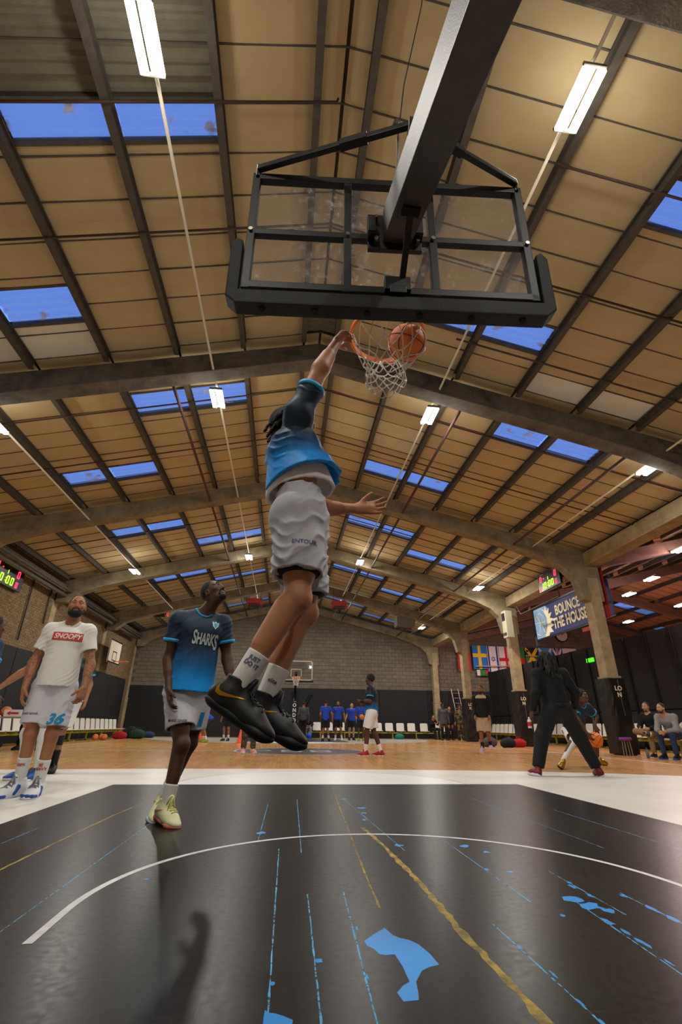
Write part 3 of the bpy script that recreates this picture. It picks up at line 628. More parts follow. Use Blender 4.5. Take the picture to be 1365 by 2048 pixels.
g_=grid_sheet(10,4,lambda u,v:(9.87+.03*math.sin(u*22),13.85-.34*u*1.0,3.8+1.8*v)); o=g_.build('red_cloth',M_rc,smooth=True); o['label']='long red cloth hanging right of the nearest padded column'; o['category']='cloth'
# white cabinet on a column, pads round columns
M_wcab=mat('cabinet_cream','b5ab92',.5)
cb=thing('column_cabinet','cream metal cabinet fixed high on the white faced column','cabinet',(9.2,19.2,4.6)); MB().box((9.16,19.1,4.6),(.30,.38,1.1)).build('body',M_wcab,cb,bevel=.01); MB().box((9.0,19.1,4.2),(.02,.25,.1)).box((9.0,19.1,4.9),(.02,.25,.3)).build('vent',M_scr,cb)
M_wrap=mat('black_vinyl_wrap','161412',.4,var=.5,vscale=3,col2='2b241d',bump=.5,bscale=6)
for k,(y,l) in enumerate(((13.7,'glossy black pad wrapped round the nearest right column'),(19.55,'black pad round the column behind the hooded figure'),(25.4,'black pad round the column beside the ladder'))):
    t=thing('column_pad',l,'pad',(9.48,y,0))
    g=MB(); nn=20; 
    for j in range(9):
        z=.02+j*.245
        for i in range(nn):
            a=2*PI*i/nn; cr=(abs(math.cos(a))**.35*(1 if math.cos(a)>0 else -1),abs(math.sin(a))**.35*(1 if math.sin(a)>0 else -1)); q=1+.03*math.sin(j*2.3+i*1.7)*(1 if j<7 else .2)
            g.v.append((9.48+.30*cr[0]*q,y+.31*cr[1]*q,z))
    g.f=[(j*nn+i,j*nn+(i+1)%nn,(j+1)*nn+(i+1)%nn,(j+1)*nn+i) for j in range(8) for i in range(nn)]+[tuple(8*nn+i for i in range(nn))]
    g.build('wrap',M_wrap,t,smooth=False)
    text_on('lettering','LO\nN',M_cream,t,(9.46,y-.335,1.62),(1,0,0),(0,0,1),.17,bold=.006)
    MB().tube([(9.50+.02*math.sin(z*3),y-.33,z) for z in (1.0,1.3,1.7,1.95)],.004,n=5).build('seam_strap',M_wtx,t)
# ================================================================== FLAGS on the end wall
FC={k:mat('flag_'+k,v,.8) for k,v in dict(red='c0281e',blue='1f74c4',yellow='e0b81e',white='d8d2d4',navy='243a86',green='2a7a3a',black='1a1618',lightblue='2f8fd6').items()}
def flagobj(label,x0,x1,z1,z0,base,deco):
    t=thing('flag',label,'flag',((x0+x1)/2,30.9,z1),group=None)
    w_=x1-x0; h=z1-z0; ph=x0*5
    def fy(u,v): return 30.88+.03*math.sin(u*9+ph)*(1-v*.6)
    def sheet(u0,u1,v0,v1,d,nx=8,ny=6):
        return grid_sheet(nx,ny,lambda a,b:(x0+w_*(u0+(u1-u0)*a),fy(u0+(u1-u0)*a,v0+(v1-v0)*b)-d,z0+h*(v0+(v1-v0)*b)))
    sheet(0,1,0,1,0).build('cloth',FC[base],t,smooth=True)
    for it in deco:
        if it[0]=='r': sheet(*it[2:],.006).build('colour_field',FC[it[1]],t,smooth=True)
        if it[0]=='d':   # diagonal band
            _,c,ua,va,ub,vb,th=it; m_=MB(); n=8; P=[]
            dx,dz=(ub-ua)*w_,(vb-va)*h; L_=math.hypot(dx,dz); px,pz=-dz/L_*th/2,dx/L_*th/2
            for i in range(n+1):
                f=i/n
                for s_ in(-1,1):
                    X=x0+w_*(ua+(ub-ua)*f)+s_*px; Z=z0+h*(va+(vb-va)*f)+s_*pz; X=min(max(X,x0),x1); Z=min(max(Z,z0),z1); P.append((X,fy((X-x0)/w_,(Z-z0)/h)-.010,Z))
            m_.add(P,[(2*i,2*i+1,2*i+3,2*i+2) for i in range(n)]).build('colour_band',FC[c],t,smooth=True)
        if it[0]=='star':
            _,c,u,v,r_=it; m_=MB()
            for s_ in (0,PI): 
                pts=[(x0+w_*u+r_*math.sin(s_+2*PI*k/3),30.85,z0+h*v+r_*math.cos(s_+2*PI*k/3)) for k in range(3)]; m_.tube(pts,.018,n=4,closed=True)
            m_.build('star_outline',FC[c],t)
        if it[0]=='moon':
            _,c,u,v,r_=it; MB().tube([(x0+w_*u+r_*math.cos(a),30.84,z0+h*v+r_*math.sin(a)) for a in [.6+5.1*i/14 for i in range(15)]],.035,n=5).build('crescent',FC[c],t)
    return t
flagobj('red flag with a white crescent, leftmost of the row',11.1,11.95,5.58,3.95,'red',[('moon','white',.6,.75,.18)])
flagobj('blue flag with a yellow cross',12.12,13.08,5.58,4.1,'blue',[('r','yellow',.40,.60,0,1),('r','yellow',0,1,.5,.66)])
flagobj('white flag with two blue stripes and a six pointed star',13.12,13.9,5.56,3.95,'white',[('r','navy',.04,.18,0,1),('r','navy',.78,.92,0,1),('star','navy',.48,.5,.16)])
flagobj('white flag with a red cross',13.94,14.86,5.56,3.95,'white',[('r','red',.42,.60,0,1),('r','red',0,1,.42,.55)])
flagobj('green and red flag beside the white column',14.9,15.7,5.55,4.0,'red',[('r','green',0,1,.56,1)])
flagobj('black, green and yellow flag with a diagonal cross',15.75,16.65,5.55,4.3,'green',[('r','black',0,1,.62,1),('d','yellow',0,0,1,1,.2),('d','yellow',0,1,1,0,.2)])
flagobj('light blue flag with a white diagonal cross',16.7,17.65,5.55,4.3,'lightblue',[('d','white',0,0,1,1,.16),('d','white',0,1,1,0,.16)])
flagobj('blue flag with red and white crosses',17.7,18.35,5.55,4.3,'navy',[('d','white',0,0,1,1,.14),('d','white',0,1,1,0,.14),('r','white',.38,.62,0,1),('r','red',.44,.56,0,1)])
flagobj('white and red flag at the right end of the row',18.4,19.4,5.55,4.3,'white',[('r','red',.42,1,0,.75)])
flagobj('folded green and white flag under the blue and yellow one',12.3,13.05,4.05,3.7,'green',[('r','white',0,.3,0,1),('r','red',.75,1,.3,1)])
ck=thing('wall_clock','round white faced wall clock above the flags','clock',(18.6,31.0,6.5)); MB().cyl((18.6,31.05,6.45),(18.6,30.95,6.45),.46,n=28).build('rim',M_blk,ck); MB().cyl((18.6,30.96,6.45),(18.6,30.93,6.45),.40,n=28).build('face',FC['white'],ck)
MB().bar((18.6,30.92,6.45),(18.8,30.92,6.6),.02,.02).bar((18.6,30.92,6.45),(18.55,30.92,6.75),.02,.02).build('hands',M_blk,ck)
M_exit=mat('exit_sign_green','40d020',.5,emit='38e018',estr=2)
o=MB().box((13.06,19.9,3.35),(.04,.5,.16)).build('exit_sign',M_exit); o['label']='small glowing green exit sign on the black partition'; o['category']='sign'
o=MB().box((-9.05,19.4,2.75),(.06,.55,.22)).build('exit_sign',mat('exit_sign_pale','b8c8a0',.5,emit='a8c090',estr=.4)); o['label']='pale green exit sign on the black wall padding at left'; o['category']='sign'
ext=o; text_on('lettering','EXIT',mat('dark_green','20502a',.6),ext,(-9.015,19.4,2.75),(0,1,0),(0,0,1),.18)
# pole laid along flags
for k,(a,b,l) in enumerate((((12.2,30.75,4.25),(15.9,30.75,4.35),'long wooden pole crossing the lower edge of the flags'),((15.7,30.75,5.0),(19.5,30.75,4.9),'wooden pole crossing the flags right of the white column'))):
    o=MB().cyl(a,b,.035).build('wooden_pole',mat('pale_wood','b8976a',.7)); o['label']=l; o['category']='pole'
# ================================================================== HEATERS, ladder
M_heat=mat('heater_red','b4321e',.5)
for (x,y,z,l) in ((-1.83,25.3,6.6,'red box heater hanging left of the far hoop'),(2.67,25.2,6.6,'red box heater hanging right of the far hoop'),(-6.99,26.8,6.2,'red box heater hanging behind the player in navy'),):
    t=thing('box_heater',l,'heater',(x,y,z)); MB().box((x,y,z),(.8,.5,.34)).build('case',M_heat,t,bevel=.02); MB().box((x,y-.26,z-.13),(.6,.03,.06)).box((x,y,z-.19),(.6,.35,.04)).build('grille',M_scr,t)
    MB().cyl((x-.3,y,z+.17),(x-.3,y,rz(x)-.2),.01).cyl((x+.3,y,z+.17),(x+.3,y,rz(x)-.2),.01).build('hanger',M_pipe,t)
t=thing('unit_heater','grey box heater near the far right column','heater',(6.4,25.8,5.9)); MB().box((6.4,25.8,5.9),(1.0,.7,.5)).build('case',mat('heater_grey','6a6a5e',.6),t,bevel=.02); MB().tube([(6.0,25.8,5.6),(6.8,25.8,5.55)],.03).build('frame',M_pipe,t)
ld=thing('ladder','aluminium ladder leaning on the far black wall','ladder',(10.7,30.4,0)); M_al=mat('aluminium','9a968c',.4,metal=.6)
for s_ in (-.22,.22): MB().bar((10.8+s_,30.0,0),(10.7+s_,30.9,2.85),.03,.07).build('stile',M_al,ld)
for k in range(9): f=(k+.7)/9.5; y=30+.9*f; MB().cyl((10.58-.1*f*0+.0,y,2.85*f),(11.02,y,2.85*f),.016).build('rung',M_al,ld)
# ================================================================== SIDE HOOP on left wall, FAR HOOP
M_wbd=mat('white_board_paint','d9cbb8',.5); 
sh=thing('wall_hoop','old white wooden backboard with orange rim on the left wall','hoop',(-8.9,25.8,3.4))
MB().box((-8.62,25.8,3.93),(.03,1.8,1.1)).build('backboard',M_wbd,sh); 
q=MB()
for y0,y1,z0,z1 in ((24.9,26.7,3.38,3.44),(24.9,26.7,4.42,4.48),(24.9,24.96,3.4,4.48),(26.64,26.7,3.4,4.48),(25.5,25.54,3.5,3.95),(26.06,26.1,3.5,3.95),(25.5,26.1,3.91,3.95),(25.5,26.1,3.5,3.54)): q.box((-8.60,(y0+y1)/2,(z0+z1)/2),(.01,y1-y0,z1-z0))
q.build('board_lines',M_blk,sh)
MB().tube([(-8.1+.23*math.cos(a),25.8+.23*math.sin(a),3.48) for a in [2*PI*i/20 for i in range(20)]],.012,closed=True).bar((-8.6,25.8,3.46),(-8.33,25.8,3.48),.08,.03).build('rim',M_orange,sh)
MB().bar((-8.64,25.8,3.9),(-9.14,25.8,3.9),.1,.5).build('wall_mount',M_steel,sh)
fh=thing('portable_hoop','distant portable hoop with a glass backboard at the far baseline','hoop',(.56,28.2,0)); yb=27.62
fr=MB()
for u0,u1,z0,z1 in ((-.90,.90,2.9,2.96),(-.90,.90,3.90,3.95),(-.90,-.85,2.9,3.95),(.85,.90,2.9,3.95),(-.30,.30,3.47,3.51),(-.30,-.26,3.05,3.5),(.26,.30,3.05,3.5),(-.3,.3,3.05,3.09)): fr.box((.72+(u0+u1)/2-.12,yb,(z0+z1)/2),(u1-u0,.03,z1-z0))
fr.build('board_lines',mat('board_line_pale','c9c0b0',.5),fh)
MB().box((.6,yb+.02,3.42),(1.78,.012,1.03)).build('glass_pane',M_glass2,fh); MB().box((.6,yb,2.86),(1.9,.07,.09)).build('edge_pad',M_padm,fh)
MB().tube([(.6+.23*math.cos(a),27.2+.23*math.sin(a),3.05) for a in [2*PI*i/24 for i in range(24)]],.014,closed=True).bar((.6,27.43,3.03),(.6,yb,3.03),.12,.03).build('rim',M_orange,fh)
nn=MB(); lv=[(0,.225),(-.14,.18),(-.25,.14),(-.34,.12),(-.42,.13)]
for k in range(4):
    for i in range(10):
        def pp(kk,ii): a=2*PI*(ii+(.5 if kk%2 else 0))/10; return Vector((.6+lv[kk][1]*math.cos(a),27.2+lv[kk][1]*math.sin(a),3.03+lv[kk][0]))
        for d in ((0,-1) if k%2==0 else (0,1)): nn.tube([pp(k,i),pp(k+1,i+d)],.008,n=4)
nn.build('net',M_net,fh,kind='stuff')
MB().bar((.6,yb+.03,3.3),(.62,29.25,2.3),.12,.16).bar((.6,yb+.03,2.95),(.62,29.1,1.9),.08,.08).build('boom',M_blk,fh)
MB().box((.62,29.25,1.3),(.42,.36,2.3)).build('upright_pad',M_padm,fh,bevel=.04); MB().box((.62,29.1,.25),(1.1,1.2,.45)).build('base',M_blk,fh,bevel=.04)
text_on('lettering','L\nO\nN\nD\nO\nN',FC['white'],fh,(.62,29.05,1.3),(1,0,0),(0,0,1),.26,bold=.01)
MB().tube([(.9,28.4,1.2),(1.2,28.2,1.9),(1.5,28.2,2.35),(1.55,28.3,2.2),(1.2,28.5,1.5)],.04).build('spring_cable',M_blk,fh,smooth=True)
# ================================================================== SEATING
M_seat=mat('white_plastic_seat','dedbd0',.45); M_lime=mat('lime_bench_beam','a8b03a',.5)
def rounded(w_,h,r_,n=4):
    P=[]
    for cx,cz,a0 in ((w_/2-r_,h-r_,0),(-w_/2+r_,h-r_,PI/2),(-w_/2+r_*.4,r_*.4,PI),(w_/2-r_*.4,r_*.4,1.5*PI)):
        rr_=r_ if cz>h/2 else r_*.4
        for i in range(n+1): a=a0+PI/2*i/n; P.append((cx+rr_*math.cos(a),cz+rr_*math.sin(a)))
    return P
def make_seat():      # faces -y
    t=thing('stadium_seat','','chair')
    R_=rounded(.46,.44,.07)
    MB().prism([(x,.10+z*.16,.40+z) for x,z in R_],(0,.025,0)).build('backrest',M_seat,t,bevel=0)
    MB().prism([(x,-.34+z,.40-.02*math.sin(z*7)) for x,z in R_],(0,0,.025)).build('seat_pan',M_seat,t)
    MB().box((0,-.05,.35),(.08,.3,.06)).build('bracket',M_lime,t)
    return t
def make_bench(label,a,b,n=3):
    a=Vector(a);b=Vector(b); t=thing('seat_beam',label,'bench',(a+b)/2); MB().bar(a+Vector((0,0,.31)),b+Vector((0,0,.31)),.08,.06).build('beam',M_lime,t)
    for k in range(n):
        p=a.lerp(b,(k+.5)/n); d=(b-a).normalized(); q=Vector((-d.y,d.x,0)); MB().bar(p,p+Vector((0,0,.3)),.06,.06,up=(0,1,0)).bar(p+q*.22+Vector((0,0,.02)),p-q*.22+Vector((0,0,.02)),.06,.04).build('leg',M_lime,t)
make_bench('lime green seat beam along the end wall',(1.5,30.1,0),(10.0,30.1,0),6)
make_bench('lime green seat beam along the black partition',(12.2,13.2,0),(12.2,29.5,0),10)
make_bench('lime green seat beam along the left wall padding',(-8.2,15.2,0),(-8.2,27.5,0),7)
s0=make_seat(); first=True
NUM=['first','second','third','fourth','fifth','sixth','seventh','eighth','ninth','tenth','eleventh','twelfth','thirteenth','fourteenth','fifteenth','sixteenth','seventeenth','eighteenth','nineteenth','twentieth']+['twenty '+q for q in ('first','second','third','fourth','fifth','sixth','seventh','eighth','ninth')]+['thirtieth']
CNT={}
def seat(x,y,rz_,label,group):
    global first
    t=s0 if first else dup(s0)
    first=False
    t.location=(x,y,0); t.rotation_euler=(0,0,rz_); n_=CNT.get(group,0); CNT[group]=n_+1; t['label']=NUM[n_]+' '+label; t['group']=group
xs=[-2.6,-1.9,2.0,2.7,3.4,4.95,5.62,6.29,6.96,7.63,8.4,9.1,9.75]
for x in [q for q in xs if q>0]: seat(x,30.1,0,'white seat from the left on the lime beam against the end wall','white seats along the end wall')
y=13.6
while y<29.4: seat(12.2,y,-PI/2,'white seat, counted from the camera, along the black partition','white seats along the black partition'); y+=.56
y=15.6
while y<27.4: seat(-8.2,y,PI/2,'white seat, counted from the camera, along the left wall','white seats along the left wall'); y+=.6
# ================================================================== officials' table at left, small things
M_tt=mat('table_top','8d7f66',.6)
tb=thing('trestle_table','long trestle table behind the bearded player','table',(-7.2,14,0)); MB().box((-7.1,14,.76),(1.9,.8,.035)).build('top',M_tt,tb,bevel=.004)
for sx in (-.85,.85):
    for sy in (-.3,.3): MB().cyl((-7.1+sx,14+sy,0),(-7.1+sx,14+sy,.75),.016,n=8).build('leg',M_blk,tb)
o=MB().box((-6.72,13.7,.86),(.42,.03,.16)).build('arrow_sign',FC['white']); o['label']='white possession sign with a red arrow on the table'; o['category']='sign'
MB().prism([(-6.86,13.68,.86),(-6.78,13.68,.91),(-6.78,13.68,.88),(-6.58,13.68,.88),(-6.58,13.68,.84),(-6.78,13.68,.84),(-6.78,13.68,.81)],(0,-.004,0)).build('arrow',FC['red'],o)
make_ball('dark orange basketball resting on the trestle table',(-7.02,13.95,.90),.12,M_ball)
o=MB().box((-7.27,13.75,.86),(.22,.18,.17)).build('red_box',FC['red'],bevel=.01); o['label']='small red box on the left end of the table'; o['category']='box'
lt=thing('laptop','open laptop at the left end of the trestle table','laptop',(-7.45,14.1,.78)); MB().box((-7.5,14.1,.79),(.34,.24,.02)).build('base',M_al,lt); MB().box((-7.5,14.2,.92),(.34,.02,.24)).build('screen_lid',M_al,lt); MB().box((-7.5,14.187,.92),(.31,.006,.2)).build('screen',mat('screen_glow','8fb0c0',.3,emit='7fa0b8',estr=.8),lt)
cone_spots=[((-3.75,24.6),'orange training cone at the far left of the bench'),((-1.6,21.0),'orange cone behind the figure in patterned trousers')]
for (x,y),l in cone_spots:
    c=thing('training_cone',l,'cone',(x,y,0)); MB().lathe([(.16,.03),(.14,.05),(.02,.62),(.0,.63)],16,(x,y,0)).build('cone_body',mat('cone_orange','f0501e',.5),c,smooth=True); MB().box((x,y,.015),(.36,.36,.03)).build('cone_base',mat('cone_orange','f0501e',.5),c,bevel=.005)

# ================================================================== SCULPTING ENGINE (signed distance fields -> one continuous surface)
V=lambda *a: np.array(a,float)
def nrm(v): v=np.asarray(v,float); return v/(np.linalg.norm(v)+1e-12)
class SD:
    def __init__(s): s.p=[]
    def cone(s,a,b,ra,rb=None,k=.02,sub=False,flat=None,q=1,cutb=False,hollow=0,cuta=False,depth=.08):
        rb=ra if rb is None else rb; s.p.append(('c',V(*a),V(*b),ra,rb,k,sub,flat,q,cutb,hollow,cuta,depth)); return s
    def ell(s,c,r,M=None,k=.02,sub=False): s.p.append(('e',V(*c),V(*r),M,k,sub)); return s
    def plane(s,c,n): s.p.append(('p',V(*c),nrm(n))); return s
    def mesh(s,res,disp=None,name='surface'):
        lo=np.full(3,1e9);hi=-lo
        bb=[]
        for q in s.p:
            if q[0]=='c':
                r=max(q[3],q[4])/min(1,1); pad=r+q[5]+2.5*res; l=np.minimum(q[1],q[2])-pad; h=np.maximum(q[1],q[2])+pad; sub=q[6]
            elif q[0]=='e':
                r=q[2].max() if q[3] is not None else q[2]; pad=r+q[4]+2.5*res; l=q[1]-pad;h=q[1]+pad; sub=q[5]
            else: bb.append(None); continue
            bb.append((l,h))
            if not sub: lo=np.minimum(lo,l);hi=np.maximum(hi,h)
        n=np.ceil((hi-lo)/res).astype(int)+1
        F=np.full(n,.3,np.float32)
        ax=[(lo[i]+np.arange(n[i])*res).astype(np.float32) for i in range(3)]
        for q,b in zip(s.p,bb):
            if q[0]=='p':
                d=(ax[0][:,None,None]-q[1][0])*q[2][0]+(ax[1][None,:,None]-q[1][1])*q[2][1]+(ax[2][None,None,:]-q[1][2])*q[2][2]
                F=np.maximum(F,d.astype(np.float32)); continue
            i0=np.clip(((b[0]-lo)/res).astype(int),0,n); i1=np.clip(((b[1]-lo)/res).astype(int)+2,0,n)
            if (i1<=i0).any(): continue
            X=ax[0][i0[0]:i1[0]][:,None,None];Y=ax[1][i0[1]:i1[1]][None,:,None];Z=ax[2][i0[2]:i1[2]][None,None,:]
            if q[0]=='c':
                _,a,bb_,ra,rb,k,sub,flat,fq,cutb,hollow,cuta,depth=q
                dx,dy,dz=X-a[0],Y-a[1],Z-a[2]; ab=bb_-a
                if flat is not None and fq!=1:
                    f=nrm(flat); t=(dx*f[0]+dy*f[1]+dz*f[2])*(1/fq-1); dx=dx+f[0]*t;dy=dy+f[1]*t;dz=dz+f[2]*t; ab=ab+f*(ab@f)*(1/fq-1)
                L=ab@ab+1e-12; t0=(dx*ab[0]+dy*ab[1]+dz*ab[2])/L; t=np.clip(t0,0,1)
                rad=np.sqrt((dx-ab[0]*t)**2+(dy-ab[1]*t)**2+(dz-ab[2]*t)**2)
                d=rad-(ra+(rb-ra)*t)
                Ln=math.sqrt(L)
                if flat is not None and fq!=1: d=d*(.5+.5*fq)
                if hollow: 
                    rin=rad-(ra+(rb-ra)*t-hollow); ti=1-depth/Ln
                    d=np.maximum(d,-np.maximum(rin,(ti-t0)*Ln))
                if cutb: d=np.maximum(d,(t0-1)*Ln)
                if cuta: d=np.maximum(d,-t0*Ln)
            else:
                _,c,r,M,k,sub=q; dx,dy,dz=X-c[0],Y-c[1],Z-c[2]
                if M is not None:
                    M=np.asarray(M,float); u=[dx*M[0][i]+dy*M[1][i]+dz*M[2][i] for i in range(3)]
                else: u=[dx,dy,dz]
                k0=np.sqrt((u[0]/r[0])**2+(u[1]/r[1])**2+(u[2]/r[2])**2)+1e-6; k1=np.sqrt((u[0]/r[0]**2)**2+(u[1]/r[1]**2)**2+(u[2]/r[2]**2)**2)+1e-6
                d=k0*(k0-1)/k1
            sl=tuple(slice(i0[i],i1[i]) for i in range(3)); A=F[sl]; d=d.astype(np.float32)
            if not sub:
                h=np.maximum(k-np.abs(A-d),0)/k; F[sl]=np.minimum(A,d)-h*h*k*.25
            else:
                d=-d; h=np.maximum(k-np.abs(A-d),0)/k; F[sl]=np.maximum(A,d)+h*h*k*.25
        if disp is not None:
            m=np.abs(F)<.04; ii=np.nonzero(m); P=np.stack([ax[j][ii[j]] for j in range(3)],1); F[ii]+=disp(P).astype(np.float32)
        v,f=surfnets(F,lo,res)
        me=bpy.data.meshes.new(name)
        me.vertices.add(len(v)); me.vertices.foreach_set('co',v.astype(np.float32).ravel())
        me.loops.add(len(f)*4); me.loops.foreach_set('vertex_index',f.astype(np.int32).ravel())
        me.polygons.add(len(f)); me.polygons.foreach_set('loop_start',np.arange(0,len(f)*4,4,dtype=np.int32)); me.polygons.foreach_set('loop_total',np.full(len(f),4,np.int32))
        me.update(calc_edges=True); me.shade_smooth(); return me
def surfnets(F,lo,res):
    sg=F<0; n=F.shape
    c=np.zeros([k-1 for k in n],np.uint8)
    offs=[(i,j,k) for i in(0,1) for j in(0,1) for k in(0,1)]
    for i,j,k in offs: c+=sg[i:n[0]-1+i,j:n[1]-1+j,k:n[2]-1+k]
    act=(c>0)&(c<8); idx=np.argwhere(act)
    id_=np.full(c.shape,-1,np.int64); id_[act]=np.arange(len(idx))
    val={o:F[idx[:,0]+o[0],idx[:,1]+o[1],idx[:,2]+o[2]] for o in offs}
    acc=np.zeros((len(idx),3));cnt=np.zeros(len(idx))
    for a in offs:
        for x in range(3):
            if a[x]==0:
                b=list(a);b[x]=1;b=tuple(b); va,vb=val[a],val[b]; m=(va<0)!=(vb<0)
                t=va/(va-vb+1e-12); 
                p=np.tile(np.array(a,float),(len(idx),1)); p[:,x]+=t; acc[m]+=p[m];cnt[m]+=1
    v=lo+(idx+acc/np.maximum(cnt,1)[:,None])*res
    fs=[]
    for x in range(3):
        y,z=(x+1)%3,(x+2)%3
        s0=[slice(None)]*3;s1=[slice(None)]*3;s0[x]=slice(0,-1);s1[x]=slice(1,None)
        A=sg[tuple(s0)];B=sg[tuple(s1)]; e=np.argwhere(A!=B)
        e=e[(e[:,y]>0)&(e[:,z]>0)&(e[:,y]<n[y]-1)&(e[:,z]<n[z]-1)]
        if not len(e): continue
        def g(dy,dz): q=e.copy();q[:,y]+=dy;q[:,z]+=dz;return id_[q[:,0],q[:,1],q[:,2]]
        quad=np.stack([g(-1,-1),g(0,-1),g(0,0),g(-1,0)],1); fl_=~A[e[:,0],e[:,1],e[:,2]]
        quad[fl_]=quad[fl_][:,::-1]; fs.append(quad)
    return v,np.concatenate(fs)
def put(name,me,m,parent,**k):
    l=parent_loc(parent); me.transform(Matrix.Translation(-l)); me.materials.append(m); me.name=name
    return link(name,me,parent,**k)
def folds(amp,wl,axis,seed=0,mix=.6):
    """cloth folds: ridges running roughly across `axis`"""
    r=random.Random(seed); ax=nrm(axis); o=nrm(np.cross(ax,V(.3,.5,.8))); o2=np.cross(ax,o); p=[r.uniform(0,6) for _ in range(6)]
    def f(P):
        a=P@ax;b=P@o;c=P@o2
        a=a+.012*np.sin(b*31+p[1])+.010*np.sin(c*27+p[3])
        w3=a*2*PI/(wl*.45)+2.2*np.sin(b*10+p[4])+1.6*np.sin(c*8+p[0]); s3=(1-np.abs(np.sin(w3/2)))**2*(.5+.5*np.sin(b*13-c*9+p[2]))
        a=a+.018*np.sin(b*17+p[4])*np.sin(c*15+p[5])+.012*np.sin(b*43+c*29+p[2])
        w1=a*2*PI/wl+1.8*np.sin(b*12+p[0])+1.4*np.sin(c*9+p[1]); s1=(1-np.abs(np.sin(w1/2+p[2])))**1.5
        env=np.clip(.5+.55*np.sin(b*11+a*7+p[5])+.35*np.sin(c*13-a*9+p[0]),0,1)
        env2=np.clip(.45+.6*np.sin(b*8-a*12+p[3])+.3*np.sin(c*17+p[4]),0,1)
        s2=np.sin(a*2*PI/(wl*2.3)+2*np.sin(b*9+p[3])+p[4])
        return -amp*(mix*s1*1.3*env+(1-mix)*s2*.5+1.0*s3*env2)
    return f
def frame3(up,right):
    u=nrm(up); r=np.asarray(right,float); r=nrm(r-u*(r@u)); f=np.cross(u,r); return r,f,u   # right, forward, up
# ------------------------------------------------------------------ skin, hair, cloth materials
def skin(name,c,c2=None): return mat('skin_'+name,c,.55,var=.35,vscale=4,col2=c2,bump=.12,bscale=260,sss=.08)
def cloth(name,c,rough=.8,var=.15,sheen=.2): return mat('cloth_'+name,c,rough,var=var,vscale=5,bump=.08,bscale=400)
def ombre(name,z0,z1,c0,c1,rough=.62):
    m=cloth(name,c0,rough); nt=m.node_tree;N=nt.nodes;L=nt.links;b=N['Principled BSDF']
    tc=N.new('ShaderNodeTexCoord'); sp=N.new('ShaderNodeSeparateXYZ'); L.new(tc.outputs['Object'],sp.inputs[0])
    mp=N.new('ShaderNodeMapping'); mp.inputs['Scale'].default_value=(60,60,4); L.new(tc.outputs['Object'],mp.inputs[0]); nz=N.new('ShaderNodeTexNoise'); L.new(mp.outputs[0],nz.inputs[0]); nz.inputs['Scale'].default_value=1
    ma=N.new('ShaderNodeMath'); ma.operation='MULTIPLY_ADD'; L.new(nz.outputs['Fac'],ma.inputs[0]); ma.inputs[1].default_value=.10*(z1-z0)/.4; L.new(sp.outputs['Z'],ma.inputs[2])
    r=N.new('ShaderNodeMapRange'); r.inputs[1].default_value=z0; r.inputs[2].default_value=z1; L.new(ma.outputs[0],r.inputs[0])
    cr=N.new('ShaderNodeValToRGB'); e=cr.color_ramp.elements; e[0].color=(*lin(c0),1); e[1].color=(*lin(c1),1); x=cr.color_ramp.elements.new(.5); x.color=(*[.35*a+.45*b_ for a,b_ in zip(lin(c0),lin(c1))],1)
    L.new(r.outputs[0],cr.inputs[0]); L.new(cr.outputs[0],b.inputs['Base Color']); return m
M_hair=mat('hair_black','14100e',.75,var=.5,vscale=60,col2='2c2420',bump=.8,bscale=180)
M_brown=mat('hair_brown','4a3222',.75,var=.5,vscale=60,bump=.8,bscale=180)
M_eye=mat('eye_white','958b82',.35); M_iris=mat('iris_dark','1c120c',.2); M_lip=mat('lip','7a4238',.5)
# ------------------------------------------------------------------ anatomy
def hand(sd,w,d,n,t,s=1,curl=.35,spread=.06,thumb=.9,curls=None):
    """w wrist, d finger direction, n palm facing direction, t towards the thumb"""
    d=nrm(d); n=nrm(np.asarray(n,float)-d*(n@d)); t=nrm(np.cross(d,n))*(1 if np.cross(d,n)@t>0 else -1); w=np.asarray(w,float)
    off=[.031,.011,-.010,-.029]; ln=[.072,.080,.075,.058]; pl=[.092,.095,.090,.083]
    for i in range(4):
        kn=w+(d*pl[i]+t*off[i]*1.0)*s
        sd.cone(w+t*off[i]*.55*s+d*.005*s,kn,.0175*s,.0135*s,k=.014*s)
        dd=nrm(d+t*spread*(1.5-i)); p=kn; c=(curls[i] if curls else curl); a=0
        for j,(f,r0,r1) in enumerate(((.46,.0105,.0095),(.30,.0095,.0088),(.24,.0088,.0072))):
            a+=c*(.8 if j==0 else 1.1); q=p+(dd*math.cos(a)+n*math.sin(a))*ln[i]*f*s; sd.cone(p,q,r0*s,r1*s,k=.004*s); p=q
    sd.cone(w+d*.03*s+n*.006*s,w+d*.078*s+n*.004*s,.020*s,.018*s,k=.015*s)
    b=w+d*.018*s+t*.020*s; td=nrm(d*.62+t*thumb*.75+n*.28); p=b+td*.042*s; sd.cone(b,p,.0165*s,.0135*s,k=.012*s)
    td2=nrm(td+d*.35+n*.12); q=p+td2*.030*s; sd.cone(p,q,.0125*s,.011*s,k=.005*s); sd.cone(q,q+nrm(td2+d*.1)*.026*s,.011*s,.0088*s,k=.004*s)
